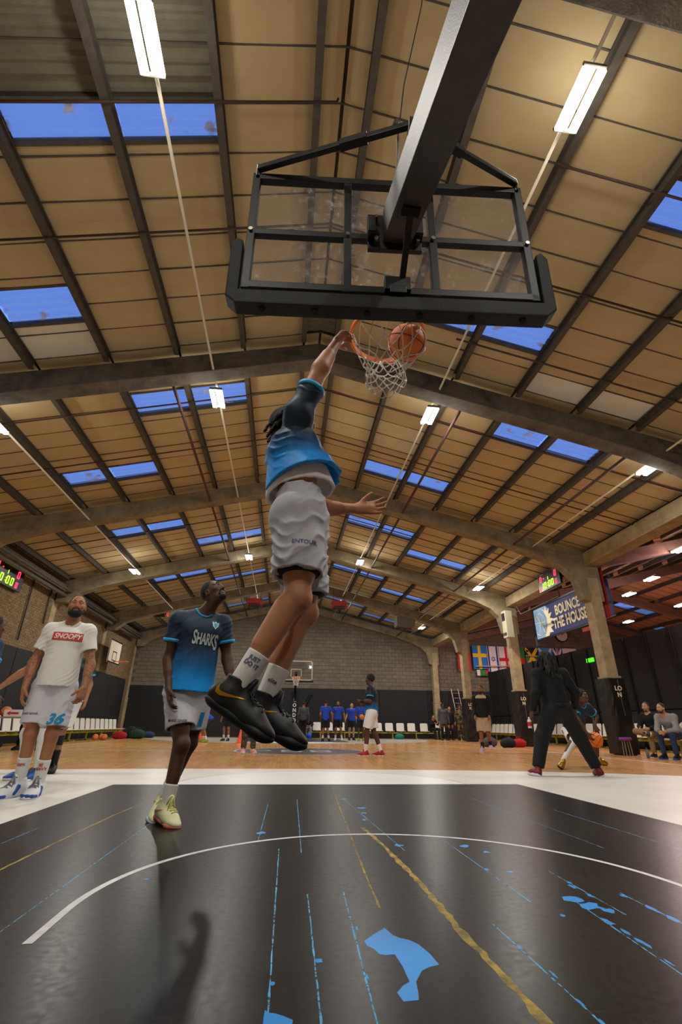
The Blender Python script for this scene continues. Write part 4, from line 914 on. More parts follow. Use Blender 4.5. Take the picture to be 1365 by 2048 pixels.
def build_person(thing_,J,P,res):
    """J joints (world), P parameters. Builds skin and returns frames"""
    s=P.get('s',1); g=lambda k: np.asarray(J[k],float)
    pel,neck=g('pel'),g('neck'); rt=g('shR')-g('shL'); R_,F_,U_=frame3(neck-pel,rt)
    hr,hf,hu=frame3(*((g('hup')),np.cross(g('hface'),g('hup')))) if 'hup' in J else (R_,F_,U_)
    hipr=g('hipR')-g('hipL'); PR_,PF,PU=frame3(U_,hipr)
    MT=np.stack([R_,F_,U_],1); MP=np.stack([PR_,PF,PU],1); MH=np.stack([hr,hf,hu],1)
    b=SD(); tl=np.linalg.norm(neck-pel); w=P.get('bulk',1)
    ch=pel+(neck-pel)*.68
    b.ell(pel,(.155*s*w,.115*s*w,.13*s),MP,k=.05*s); b.ell(pel+(neck-pel)*.33,(.135*s*w,.10*s*w,.16*s),MT,k=.05*s); b.ell(ch,(.158*s*w,.112*s*w,.185*s),MT,k=.05*s)
    for q in (-1,1):
        b.ell(ch+(R_*q*.075+F_*.065+U_*.03)*s,(.075*s,.045*s,.06*s),MT,k=.04*s)
        b.ell(pel+(PR_*q*.075-PF*.065-PU*.04)*s,(.082*s,.078*s,.095*s),MP,k=.04*s)
    H=g('head')
    b.cone(neck-U_*.03*s,H-hu*.06*s-hf*.018*s,.063*s*w,.056*s,k=.035*s)
    for q,sh,el,wr,hip,kn,an in ((1,'shR','elR','wrR','hipR','knR','anR'),(-1,'shL','elL','wrL','hipL','knL','anL')):
        S_,E_,W_=g(sh),g(el),g(wr); d1=nrm(E_-S_); d2=nrm(W_-E_)
        b.cone(neck-U_*.015*s+R_*q*.03*s,S_,.045*s,.05*s,k=.05*s); b.ell(S_,(.062*s*w,.062*s*w,.065*s*w),k=.04*s)
        b.cone(S_,E_,.053*s*w,.043*s*w,k=.03*s); mid=S_*.5+E_*.5; b.ell(mid+nrm(d2-d1*(d2@d1)+1e-6)*.012*s,(.045*s*w,.045*s*w,.075*s),np.stack(frame3(d1,R_),1),k=.03*s)
        b.cone(E_,W_,.043*s*w,.027*s,k=.03*s); b.cone(E_+d2*.03*s,E_*.55+W_*.45,.043*s*w,.036*s,k=.03*s)
        K_,A_,Hp=g(kn),g(an),g(hip); th=nrm(K_-Hp); sn=nrm(A_-K_)
        b.cone(Hp,K_,.088*s*w,.056*s*w,k=.045*s); b.cone(Hp*.6+K_*.4+PF*.012*s,Hp*.3+K_*.7+PF*.012*s,.078*s*w,.064*s*w,k=.04*s)
        bk=-PF; bk=nrm(bk-sn*(bk@sn)); kf=nrm(th-sn); kf=kf if np.linalg.norm(th-sn)>.15 else -bk
        b.ell(K_+kf*.012*s,(.052*s,.052*s,.055*s),k=.03*s)
        b.cone(K_,A_,.050*s*w,.034*s,k=.03*s); b.cone(K_*.85+A_*.15+bk*.022*s,K_*.45+A_*.55+bk*.018*s,.050*s*w,.040*s,k=.035*s)
        ft=nrm(J['toeR' if q>0 else 'toeL']); b.cone(A_,A_+ft*.05*s+sn*.03*s,.034*s,.024*s,k=.02*s)
        if P.get('hands',1):
            k='R' if q>0 else 'L'; hd=J.get('hd'+k) ; hd=nrm(hd) if hd is not None else d2
            hn=J.get('hn'+k); hn=V(*hn) if hn is not None else -R_*q
            ht=J.get('ht'+k); ht=V(*ht) if ht is not None else F_
            if P.get('hands',1)==1: hand(b,W_,hd,hn,ht,s,curl=P.get('curl'+k,.35),spread=P.get('spread'+k,.06),curls=P.get('curls'+k))
            else: b.cone(W_,W_+hd*.08*s,.03*s,.035*s,k=.02*s); b.cone(W_+hd*.08*s,W_+hd*.15*s,.03*s,.02*s,k=.02*s); b.cone(W_+hd*.03*s,W_+hd*.08*s+nrm(ht)*.05*s,.015*s,.012*s)
    Q=lambda r,f,u: H+(hr*r+hf*f+hu*u)*s
    b.ell(Q(0,-.012,.028),(.077*s,.096*s,.092*s),MH,k=.02*s); b.ell(Q(0,.022,-.025),(.062*s,.072*s,.088*s),MH,k=.03*s); b.ell(Q(0,.035,-.078),(.048*s,.046*s,.034*s),MH,k=.03*s)
    b.ell(Q(0,.072,-.098),(.022*s,.018*s,.018*s),MH,k=.025*s)
    for q in(-1,1):
        b.ell(Q(q*.076,-.008,-.008),(.011*s,.021*s,.032*s),MH,k=.006*s); b.ell(Q(q*.080,-.004,-.006),(.006*s,.011*s,.018*s),MH,k=.004*s,sub=True)
        b.ell(Q(q*.044,.062,-.018),(.024*s,.022*s,.02*s),MH,k=.02*s); b.cone(Q(q*.012,.086,.030),Q(q*.046,.070,.032),.011*s,.009*s,k=.014*s)
        b.ell(Q(q*.030,.098,.010),(.019*s,.016*s,.012*s),MH,k=.010*s,sub=True); b.ell(Q(q*.030,.0755,.0165),(.0158*s,.0145*s,.0095*s),MH,k=.002*s); b.ell(Q(q*.030,.0745,.0015),(.015*s,.0135*s,.0065*s),MH,k=.002*s)
        b.ell(Q(q*.013,.096,-.030),(.009*s,.010*s,.008*s),MH,k=.006*s)
        b.cone(Q(q*.014,.0865,.0185),Q(q*.045,.076,.016),.0035*s,.003*s,k=.004*s)
    b.cone(Q(0,.088,.018),Q(0,.107,-.024),.008*s,.012*s,k=.010*s)
    b.cone(Q(-.020,.083,-.054),Q(.020,.083,-.054),.0075*s,k=.006*s); b.cone(Q(-.016,.083,-.066),Q(.016,.083,-.066),.0085*s,k=.005*s)
    b.cone(Q(-.022,.098,-.060),Q(.022,.098,-.060),.0022*s,k=.004*s,sub=True)
    put('body',b.mesh(res,name='body'),P['skin'],thing_)
    if P.get('face',1):
        e=MB(); i_=MB()
        for q in(-1,1):
            bm=bmesh.new(); bmesh.ops.create_uvsphere(bm,u_segments=12,v_segments=8,radius=.0116*s); c=Q(q*.030,.0785,.0095)
            for v in bm.verts: v.co+=Vector(c)
            bm.verts.index_update(); e.add([v.co[:] for v in bm.verts],[[v.index for v in f.verts] for f in bm.faces]); bm.free()
            g_=J.get('gaze'); gz=nrm(g_) if g_ is not None else hf; c2=c+gz*.0095*s; i_.cyl(c2,c2+gz*.0042*s,.0062*s,.0048*s,n=10)
        e.build('eyes',M_eye,thing_,smooth=True); i_.build('irises',M_iris,thing_)
        lp=SD(); lp.cone(Q(-.019,.089,-.0545),Q(.019,.089,-.0545),.005*s,k=.003); lp.cone(Q(-.015,.090,-.066),Q(.015,.090,-.066),.006*s,k=.003); put('lips',lp.mesh(.003*s),P.get('lip',M_lip),thing_)
        br_=SD()
        for q in(-1,1): br_.cone(Q(q*.014,.094,.034),Q(q*.032,.089,.040),.0042*s,.004*s,k=.003); br_.cone(Q(q*.032,.089,.040),Q(q*.050,.072,.033),.004*s,.002*s,k=.003)
        put('eyebrows',br_.mesh(.003*s),P.get('hairm',M_hair),thing_)
    hst=P.get('hair','short')
    h=SD()
    if hst=='short':
        h.ell(Q(0,-.020,.036),(.0815*s,.094*s,.092*s),MH,k=.01); h.ell(Q(0,.085,-.035),(.09*s,.085*s,.10*s),MH,k=.02,sub=True)
        for q in(-1,1): h.ell(Q(q*.085,.0,-.045),(.02*s,.05*s,.05*s),MH,k=.01,sub=True)
        h.cone(Q(0,-.09,-.10),Q(0,-.03,-.10),.09*s,k=.02,sub=True)
    elif hst=='afro':
        h.ell(Q(0,-.025,.045),(.10*s,.105*s,.10*s),MH,k=.01); h.ell(Q(0,.10,-.035),(.09*s,.085*s,.10*s),MH,k=.02,sub=True); h.cone(Q(0,-.09,-.13),Q(0,0,-.13),.09*s,k=.02,sub=True)
    elif hst=='dreads':
        h.ell(Q(0,-.022,.034),(.086*s,.098*s,.092*s),MH,k=.01); h.ell(Q(0,.090,-.035),(.09*s,.085*s,.10*s),MH,k=.02,sub=True)
        r=random.Random(P.get('seed',1)); L=P.get('dl',.26)
        for i in range(P.get('nd',34)):
            a=r.uniform(-2.5,2.5)+PI; cc=Q(.078*math.sin(a),-.02-.088*math.cos(a)*-1 if False else -.02+.088*math.cos(a),r.uniform(-.02,.07))
            out=nrm(cc-Q(0,-.02,.02)); p=cc; ln=L*r.uniform(.6,1.1); dr=P.get('dd',V(0,0,-1))
            for k in range(5):
                q_=p+(nrm(out*(.9 if k==0 else .12)+dr+V(r.uniform(-.25,.25),r.uniform(-.25,.25),0)))*ln/5*s; h.cone(p,q_,.0095*s,.008*s,k=.003); p=q_
    if h.p: put('hair',h.mesh(max(.005,res*.8),disp=(lambda P_: .0025*np.sin(P_[:,0]*300)*np.sin(P_[:,1]*290)*np.sin(P_[:,2]*310)) if hst!='dreads' else None),P.get('hairm',M_hair),thing_)
    if P.get('beard'):
        h=SD(); L=P['beard']
        if L<.75: h.ell(Q(0,.064,-.096),(.036*s,.034*s,.026*s),MH,k=.02*s)
        else: h.ell(Q(0,.046,-.084),(.060*s,.062*s,.042*s*L),MH,k=.02*s)
        for q in((-1,1) if L>=.75 else ()): h.cone(Q(q*.066,.005,-.025),Q(q*.05,.045,-.075),.010*s,.014*s,k=.03*s)
        h.cone(Q(-.028,.086,-.048),Q(-.034,.074,-.075),.006*s,.01*s,k=.01*s); h.cone(Q(.028,.086,-.048),Q(.034,.074,-.075),.006*s,.01*s,k=.01*s); h.cone(Q(-.026,.090,-.043),Q(.026,.090,-.043),.0045*s,k=.004*s)
        h.ell(Q(0,.100,-.0595),(.030*s,.03*s,.010*s),MH,k=.005*s,sub=True)
        h.cone(neck,Q(0,-.01,-.10),.054*s,k=.02,sub=True)
        put('beard',h.mesh(max(.004,res*.7)),P.get('hairm',M_hair),thing_)
    return dict(R=R_,F=F_,U=U_,PR=PR_,PF=PF,PU=PU,ch=ch,MT=MT,MP=MP,Q=Q,hf=hf,hu=hu,hr=hr)
def ringpart(name,c,axis,r_,th,h,m,parent,flat=None,q=1,n=28):
    a=nrm(axis); t=V(0,0,1) if abs(a[2])<.9 else V(1,0,0); u=nrm(np.cross(a,t)); v=np.cross(a,u)
    def pt(rr,ang,hh):
        o=(u*math.cos(ang)+v*math.sin(ang))*rr
        if flat is not None: f=nrm(flat); o=o-f*(o@f)*(1-q)
        return c+o+a*hh
    P=[];
    for i in range(n):
        ang=2*PI*i/n
        for rr,hh in ((r_+th,-h/2),(r_+th,h/2),(r_-th,h/2),(r_-th,-h/2)): P.append(pt(rr,ang,hh))
    mb=MB().add(P,[(i*4+k,i*4+(k+1)%4,((i+1)%n)*4+(k+1)%4,((i+1)%n)*4+k) for i in range(n) for k in range(4)])
    return mb.build(name,m,parent,smooth=True)
def shirt(t,J,P,fr,m,res,hem=.04,sleeve=.62,loose=1,amp=.006,trim=None,long=False,hemshift=(0,0,0),name='shirt',neckr=.072,hemr=.198,seed=3,hemn=None,qq=.84,srad=.074):
    s=P.get('s',1); w=P.get('bulk',1); g=lambda k: np.asarray(J[k],float); pel,neck=g('pel'),g('neck'); R_,F_,U_=fr['R'],fr['F'],fr['U']; ch=fr['ch']
    b=SD(); hm=pel-U_*hem*s+V(*hemshift)
    b.cone(ch-U_*.02*s,hm,.165*s*w*loose,hemr*s*w*loose,k=.03*s,flat=F_,q=qq,cutb=True,hollow=.016*s,depth=.05*s)
    b.ell(ch+U_*.02*s,(.175*s*w,.128*s*w,.17*s),fr['MT'],k=.04*s)
    for q in(-1,1): b.ell(ch+(R_*q*.075+F_*.07+U_*.03)*s,(.08*s,.05*s,.07*s),fr['MT'],k=.05*s)
    for q,sh,el,wr in((1,'shR','elR','wrR'),(-1,'shL','elL','wrL')):
        S_,E_,W_=g(sh),g(el),g(wr)
        b.cone(neck-U_*.02*s+R_*q*.045*s,S_+U_*.008*s,.050*s,.066*s*w,k=.05*s); b.ell(S_-U_*.004*s,(.071*s*w,.071*s*w,.072*s*w),k=.04*s)
        if long:
            b.cone(S_,E_,.074*s*w,.064*s*w,k=.04*s); b.cone(E_,E_+(W_-E_)*.97,.064*s*w,.046*s,k=.03*s,cutb=True,hollow=.009*s,depth=.03*s)
        else:
            e=S_+(E_-S_)*sleeve; b.cone(S_,e,srad*s*w,(srad+.003)*s*w,k=.035*s,cutb=True,hollow=.015*s,depth=.05*s)
            if trim is not None: ringpart('cuff',e-nrm(E_-S_)*.010*s,E_-S_,(srad+.004)*s*w,.007*s,.024*s,trim,t)
    b.cone(neck-U_*.035*s+F_*.012*s,neck+U_*.12*s+F_*.02*s,neckr*s*w,neckr*1.05*s*w,k=.008*s,sub=True)
    if hemn is not None: b.plane(hm,hemn)
    me=b.mesh(res,disp=folds(amp,.085*s,U_*.6+R_*.55,seed) if amp else None)
    o=put(name,me,m,t)
    bvc=bvh(o); c=neck+F_*.0145*s; cp=[]
    for i in range(32):
        a=2*PI*i/32; p0=c+(R_*math.cos(a)+F_*math.sin(a))*(neckr+.005)*s*w+U_*.09*s; h=bvc.ray_cast(Vector(p0),Vector(-U_),.3)
        if h[0] is not None: cp.append(np.array(h[0])+U_*.002)
    if len(cp)>12: MB().tube([cp[k]*.5+cp[k-1]*.25+cp[(k+1)%len(cp)]*.25 for k in range(len(cp))],(.0085 if trim is not None else .006)*s,n=8,closed=True).build('collar',trim or m,t,smooth=True)
    return o
def legs(t,J,P,fr,m,res,end=.75,r0=.118,r1=.115,amp=.006,name='shorts',ankle=None,seed=5,ends=None):
    """end: fraction of the thigh covered, or ankle fraction of the shin for trousers"""
    s=P.get('s',1); w=P.get('bulk',1); g=lambda k: np.asarray(J[k],float); pel=g('pel'); PU=fr['PU']; PF=fr['PF'];PR_=fr['PR']
    b=SD(); b.ell(pel+PU*.0*s,(.172*s*w,.135*s*w,.13*s),fr['MP'],k=.05*s)
    b.cone(pel,pel+PU*.115*s,.155*s*w,.150*s*w,k=.03*s,flat=PF,q=.78,cutb=True)
    for q in(-1,1): b.ell(pel+(PR_*q*.078-PF*.07-PU*.045)*s,(.085*s,.080*s,.095*s),fr['MP'],k=.05*s)
    for i,(hp,kn,an) in enumerate((('hipR','knR','anR'),('hipL','knL','anL'))):
        H_,K_,A_=g(hp),g(kn),g(an)
        if ankle is None:
            en=(ends[i] if ends else end); e=H_+(K_-H_)*min(en,1)
            if en>1: e=K_+(A_-K_)*(en-1)
            b.cone(H_,e,r0*s*w,r1*s*w,k=.05*s,cutb=True,hollow=.014*s,depth=.06*s)
        else:
            b.cone(H_,K_,r0*s*w,r1*s*w,k=.05*s); b.cone(K_,K_+(A_-K_)*ankle,r1*s*w,r1*.78*s*w,k=.04*s,cutb=True)
    return put(name,b.mesh(res,disp=folds(amp,.10*s,PU*.7+PR_*.5,seed) if amp else None),m,t)
def sleevepart(t,name,a,b_,r0,r1,m,res,amp=0,hollow=.004,k=.01,ribs=0):
    s=SD().cone(a,b_,r0,r1,k=k,cutb=True,cuta=True,hollow=hollow,depth=.02)
    ax=nrm(V(*b_)-V(*a))
    return put(name,s.mesh(res,disp=folds(amp,.05,ax,2) if amp else None),m,t)
def sock(t,J,P,k,m,res,up=.22,r=1):
    s=P.get('s',1); A_=np.asarray(J['an'+k],float);K_=np.asarray(J['kn'+k],float); sn=nrm(A_-K_); a=A_+sn*.02*s; e=A_-sn*up*s
    R0=.0445*s*r; R1=(.0445+.07*(up-.05))*s*r
    PF=nrm(np.cross(sn,V(0,1,0))) 
    b=SD().cone(a,e,R0,R1,k=.01,cutb=True)
    return put('sock',b.mesh(res),m,t)
def shoe(t,J,P,k,m,msole,res,mlace=None,label=None,up=None,msock=None,logo=None,logoside=1,L=1.0,accent=None):
    s=P.get('s',1)*L; A_=np.asarray(J['an'+k],float); f=nrm(J['toe'+k]); K_=np.asarray(J['kn'+k],float)
    up=nrm(up) if up is not None else nrm((K_-A_)) ; up=nrm(up-f*(up@f)); sd_=np.cross(f,up)
    if up@(K_-A_)<0: up=-up
    Q=lambda fo,si,u: A_+(f*fo+sd_*si+up*u)*s
    M3=np.stack([sd_,f,up],1)
    b=SD(); b.ell(Q(-.020,0,-.035),(.044*s,.058*s,.045*s),M3,k=.03*s); b.cone(Q(0,0,-.03),Q(.10,0,-.045),.046*s,.040*s,k=.03*s); b.ell(Q(.135,.004,-.058),(.050*s,.078*s,.030*s),M3,k=.03*s); b.ell(Q(.075,0,-.05),(.045*s,.09*s,.040*s),M3,k=.03*s)
    b.cone(Q(-.006,0,-.02),Q(-.012,0,.034),.045*s,.046*s,k=.02*s,cutb=True); b.ell(Q(-.028,0,-.058),(.043*s,.052*s,.035*s),M3,k=.02*s); b.cone(Q(.045,0,.0),Q(.035,0,.05),.022*s,.020*s,k=.02*s)
    b.plane(Q(0,0,-.078),-up)
    o=put('shoe',b.mesh(res),m,t,label=label)
    so=SD()
    so.cone(Q(-.035,0,-.078),Q(.05,0,-.078),.044*s,.040*s,k=.01,flat=up,q=.5); so.cone(Q(.05,0,-.078),Q(.150,.004,-.076),.041*s,.052*s,k=.02*s,flat=up,q=.46); so.cone(Q(.150,.004,-.074),Q(.185,.002,-.068),.048*s,.030*s,k=.02*s,flat=up,q=.46)
    put('sole',so.mesh(res),msole,o)
    if mlace is not None:
        lc=MB(); bl=bvh(o)
        def onshoe(fo,si):
            p0=Q(fo,si,.16); h=bl.ray_cast(Vector(p0),Vector(-up),.4); return (h[0]+Vector(up)*.003) if h[0] is not None else Vector(Q(fo,si,-.02))
        for i in range(6):
            x=.050+i*.015; dx=.006*(1 if i%2 else -1)
            lc.tube([onshoe(x+dx*k_/3,k_*.0085) for k_ in(-3,-2,-1,0,1,2,3)],.0036*s,n=5)
        for e in(-1,1): lc.tube([onshoe(.052,0)+Vector(up)*.004,onshoe(.058,e*.014)+Vector(up)*.010,onshoe(.075,e*.026)+Vector(up)*.006,onshoe(.066,e*.012)+Vector(up)*.006,onshoe(.052,0)+Vector(up)*.004],.003*s,n=5); lc.tube([onshoe(.052,0)+Vector(up)*.004,onshoe(.06,e*.02)+Vector(up)*.003,onshoe(.09,e*.034)+Vector(up)*.002],.003*s,n=5)
        lc.build('laces',mlace,o,smooth=True)
    if logo is not None:
        bv=bvh(o); pts=[(-.058,.002),(-.050,-.006),(-.030,-.018),(.075,.014),(-.028,-.034),(-.046,-.034),(-.058,-.020)]
        side=sd_*logoside; P3=[]
        pl=[(-.048,.016),(-.050,-.002),(-.042,-.013),(-.030,-.015),(-.010,-.011),(.062,.010),(-.008,-.022),(-.030,-.030),(-.050,-.027),(-.058,-.010)]
        decal_poly('logo',[(x,y) for x,y in pl],logo,o,Q(.0,0,-.018)+side*.3,f,up,-side,bv,s)
    if accent is not None:
        b=SD(); tp=[Q(.150,-.050,-.058),Q(.190,-.032,-.056),Q(.206,0,-.054),Q(.190,.036,-.056),Q(.150,.056,-.058)]
        for a_,b_ in zip(tp,tp[1:]): b.cone(a_,b_,.0105*s,.0105*s,k=.01*s)
        put('toe_bumper',b.mesh(.005),accent,o,label='blue toe bumper')
        for q_ in(-1,1):
            b=SD(); b.cone(Q(.030,q_*.034,-.020),Q(.070,q_*.046,-.055),.020*s,.016*s,k=.01*s); put('side_panel',b.mesh(.005),accent,o,label='blue side panel')
        b=SD(); b.cone(Q(.040,-.012,.048),Q(.040,.012,.048),.010*s,k=.01*s); put('tongue_tab',b.mesh(.005),accent,o,label='blue tongue tab')
    return o
def bvh(o):
    me=o.data; l=parent_loc(o); return BVHTree.FromPolygons([v.co+l for v in me.vertices],[p.vertices[:] for p in me.polygons])
def project(bm,bv,origin,ux,uy,dirv,off=.0035):
    ux,uy,dirv=Vector(ux),Vector(uy),Vector(dirv); bad=[]
    for v in bm.verts:
        o=Vector(origin)+ux*v.co.x+uy*v.co.y; h=bv.ray_cast(o,dirv,1.0)
        if h[0] is None: bad.append(v); v.co=o+dirv*.3
        else: v.co=h[0]-dirv*off
    bmesh.ops.delete(bm,geom=bad,context='VERTS')
def densify(bm,L):
    for _ in range(5):
        e=[e for e in bm.edges if e.calc_length()>L]
        if not e: break
        bmesh.ops.subdivide_edges(bm,edges=e,cuts=1); bmesh.ops.triangulate(bm,faces=[f for f in bm.faces if len(f.verts)>3])
def finish_decal(name,bm,m,parent):
    me=bpy.data.meshes.new(name); l=parent_loc(parent)
    for v in bm.verts: v.co-=l
    bm.to_mesh(me); bm.free(); me.materials.append(m); return link(name,me,parent)
def decal_poly(name,pts,m,parent,origin,ux,uy,dirv,bv,s=1,off=.003):
    bm=bmesh.new(); f=bm.faces.new([bm.verts.new((x*s,y*s,0)) for x,y in pts]); bmesh.ops.triangulate(bm,faces=[f]); densify(bm,.012); project(bm,bv,origin,nrm(ux),nrm(uy),nrm(dirv),off); return finish_decal(name,bm,m,parent)
def decal_text(name,txt,size,m,parent,origin,ux,uy,dirv,bv,off=.0035,sx=1,**k):
    me=text_mesh(txt,size,**k); me.transform(Matrix.Diagonal((sx,1,1,1))); bm=bmesh.new(); bm.from_mesh(me); bpy.data.meshes.remove(me); bmesh.ops.triangulate(bm,faces=bm.faces[:]); densify(bm,.02); project(bm,bv,origin,nrm(ux),nrm(uy),nrm(dirv),off); return finish_decal(name,bm,m,parent)
# ------------------------------------------------------------------ default pose, in a frame (right, forward, up) of the person
DEF=dict(pel=(0,0,.95),neck=(0,-.01,1.50),head=(0,.025,1.66),shR=(.185,-.01,1.435),shL=(-.185,-.01,1.435),elR=(.245,-.04,1.155),elL=(-.245,-.04,1.155),wrR=(.265,.05,.90),wrL=(-.265,.05,.90),
 hipR=(.09,0,.91),hipL=(-.09,0,.91),knR=(.105,.03,.50),knL=(-.105,.03,.50),anR=(.115,-.02,.09),anL=(-.115,-.02,.09))
def pose(x,y,ang,h=1.8,z=0,**ov):
    """ang: direction faced, degrees from +y towards +x"""
    s=h/1.8; a=math.radians(ang); Fv=V(math.sin(a),math.cos(a),0); Rv=V(math.cos(a),-math.sin(a),0); Uv=V(0,0,1)
    J={}
    dirs=dict(toeR=(.15,1,0),toeL=(-.15,1,0),hface=(0,1,.0),hup=(0,0,1))
    d=dict(DEF); d.update(dirs); d.update(ov)
    for k,v in d.items():
        w=Rv*v[0]+Fv*v[1]+Uv*v[2]
        J[k]=w if (k[:3] in('toe','hfa','hup','gaz','hdR','hdL','hnR','hnL','htR','htL')) else V(x,y,z)+w*s
    # keep hup perpendicular to the face
    f=nrm(J['hface']); u=J['hup']; J['hface']=f; J['hup']=nrm(u-f*(u@f)); return J

# ================================================================== PEOPLE
SK_D=skin('tan','b47d5a','8a5a3e'); SK_B=skin('deep_brown','5c3b2a','3c2419'); SK_M=skin('medium_brown','9a6544','74482e'); SK_L=skin('pale','c79a7c','a87c60')
T_cy=cloth('cyan_trim','18a4e0',.6); C_wht=cloth('white','e2e2e4'); C_grey=cloth('grey_white_short','c9c8cf',.7); C_sock=cloth('white_sock','dcdcd8',.9); C_black=cloth('black','141416'); C_liner=cloth('black_liner','08080a')
M_shb=mat('shoe_black','121213',.5,var=.4,vscale=20,col2='262628'); M_shbs=mat('shoe_black_sole','1a1a1b',.65); M_gold=mat('gold_logo','b88a1c',.35,metal=.6); M_lb=mat('lace_black','3a3c40',.6)
M_print=mat('print_navy','2b3c6e',.6); M_pcy=mat('print_cyan','1c86b8',.6); M_redp=mat('print_red','c4403a',.6); M_wp=mat('print_white','e8e4e0',.6); M_silver=mat('print_silver','c2ccd0',.45)
O_d=ombre('dunk_jersey',1.98,2.14,'008ee8','0f2c44')
# ---------------- the dunking player (side view, facing +x, right side to the camera)
R1=.0065
t=thing('person','dunking player in a blue and navy jersey and grey white shorts, hand on the rim','person',(.03,2.3,0))
J=dict(pel=(.035,2.31,1.665),neck=(-.035,2.37,2.215),head=(-.045,2.42,2.325),shR=(-.005,2.215,2.235),shL=(.02,2.53,2.12),elR=(.105,2.21,2.575),wrR=(.205,2.265,2.855),elL=(.135,2.58,1.84),wrL=(.365,2.50,1.815),
 hipR=(.03,2.225,1.615),hipL=(.05,2.40,1.62),knR=(.035,2.19,1.195),knL=(.08,2.40,1.17),anR=(-.205,2.20,.79),anL=(-.095,2.40,.745),toeR=(.85,-.10,-.52),toeL=(.92,.02,-.40),
 hface=(.55,-.05,.62),hup=(-.5,0,.8),hdR=(.42,.32,.86),hnR=(.75,-.2,-.3),htR=(.3,.9,-.2),hdL=(1,-.05,.10),hnL=(0,-1,.08),htL=(0,0,1))
P=dict(s=1.04,bulk=1.03,skin=SK_D,hair='dreads',nd=44,dl=.085,dd=V(-.25,-.1,-1),curlsR=[.75,.8,.85,.9],curlL=.22,spreadL=.16,seed=4)
J={k:np.array(v,float) for k,v in J.items()}; f_=nrm(J['hface']); J['hface']=f_; J['hup']=nrm(J['hup']-f_*(J['hup']@f_))
fr=build_person(t,J,P,R1)
o=shirt(t,J,P,fr,O_d,R1,hem=-.19,sleeve=.57,amp=.011,trim=T_cy,hemshift=(.035,0,0),hemr=.212,loose=1.0,hemn=(.30,0,-1),qq=.95,srad=.066,seed=11)
# undershirt hem below the jersey
hm=J['pel']+fr['U']*.135
put('undershirt',SD().cone(J['pel']+fr['U']*.36,hm+V(.015,0,0),.155,.192,k=.02,flat=V(0,1,0),q=.9,cutb=True,cuta=True,hollow=.016,depth=.06).plane(hm,(.25,0,-1)).mesh(.007,disp=folds(.004,.06,(1,.3,.6),8)),C_wht,t)
o2=legs(t,J,P,fr,cloth('shaded_grey_short','aeb0ba',.7),R1,amp=.015,r0=.124,r1=.112,ends=(.72,.80),seed=7)  # shade of the camera side is put into this greyer cloth colour
bv=bvh(o2); decal_text('print','ENTOUR',.030,M_print,o2,(.055,1.7,1.435),(1,0,0),(0,0,1),(0,1,0),bv,bold=.0004)
for k,a,b_ in (('R',.70,.745),('L',.78,.825)):
    H_,K_=J['hip'+k],J['kn'+k]; put('liner',SD().cone(H_+(K_-H_)*a,H_+(K_-H_)*b_,.098,.094,cutb=True,cuta=True).mesh(.007),C_liner,t)
for k in 'RL':
    sk=sock(t,J,P,k,C_sock,.005,up=.165)
    bvs=bvh(sk); sn=nrm(J['kn'+k]-J['an'+k]); ux=nrm(np.cross(V(0,1,0),sn)*1.0); 
    if ux[0]<0: ux=-ux
    sz=.026
    decal_text('print','JUST\nDO IT' if k=='R' else 'elite',sz,M_print,sk,J['an'+k]+sn*(.125 if k=='R' else .10)+V(0,-.3,0),ux,sn,(0,1,0),bvs,bold=.0006)
    shoe(t,J,P,k,M_shb,M_shbs,.0055,M_lb,logo=M_gold,logoside=1,L=1.13 if k=='R' else 1.2,label='black trainer')
# ---------------- player in the navy jersey looking up
O_s=ombre('sharks_jersey',.98,1.27,'0a9cf8','122c46')
t=thing('person','tall player in a navy to cyan jersey looking up at the rim, pale yellow trainers','person',(-.78,4.2,0))
J=dict(pel=(-.775,4.25,.945),neck=(-.735,4.24,1.535),head=(-.665,4.195,1.705),shR=(-.925,4.19,1.455),shL=(-.575,4.30,1.455),elR=(-.965,4.20,1.145),wrR=(-.905,4.09,.90),elL=(-.505,4.32,1.17),wrL=(-.43,4.22,.945),
 hipR=(-.86,4.23,.90),hipL=(-.69,4.27,.90),knR=(-.76,4.13,.51),knL=(-.735,4.33,.52),anR=(-.80,4.10,.115),anL=(-.875,4.34,.125),toeR=(.62,-.78,-.16),toeL=(.10,-.95,-.25),
 hface=(.62,-.50,.52),hup=(-.3,.2,.9),hdR=(.25,-.15,-.95),hnR=(.9,.3,.1),htR=(.1,-1,0),hdL=(.1,-.2,-1),hnL=(-.9,.3,0),htL=(.1,-1,0),gaze=(.55,-.35,.75))
J={k:np.array(v,float) for k,v in J.items()}; f_=nrm(J['hface']); J['hface']=f_; J['hup']=nrm(J['hup']-f_*(J['hup']@f_))
P=dict(s=1.03,skin=SK_B,hair='short',beard=.7,bulk=.98,curlR=.4,curlL=.45,lip=mat('lip_dark','6a4038',.5))
fr=build_person(t,J,P,.0065); F_=fr['F']
o=shirt(t,J,P,fr,O_s,.0065,hem=.05,sleeve=.58,amp=.006,trim=T_cy,hemr=.20,seed=2,qq=.86)
bv=bvh(o); R_=-fr['R']; 
for tx,dx_,dz_,sz_ in (('S',-.100,.004,.155),('HARK',-.010,-.004,.125),('S',.080,-.018,.165)): decal_text('lettering',tx,sz_,M_silver,o,fr['ch']+F_*.5+fr['U']*(-.045+dz_)+R_*(.045+dx_),R_,fr['U'],-F_,bv,bold=.004,space=.95,sx=.46)
decal_poly('crest',[(-.032,.03),(-.012,.02),(0,.034),(.014,.02),(.034,.03),(.024,-.01),(.0,-.038),(-.024,-.01)],M_silver,o,fr['ch']+F_*.5+fr['U']*.085+R_*.10,R_,fr['U'],-F_,bv)
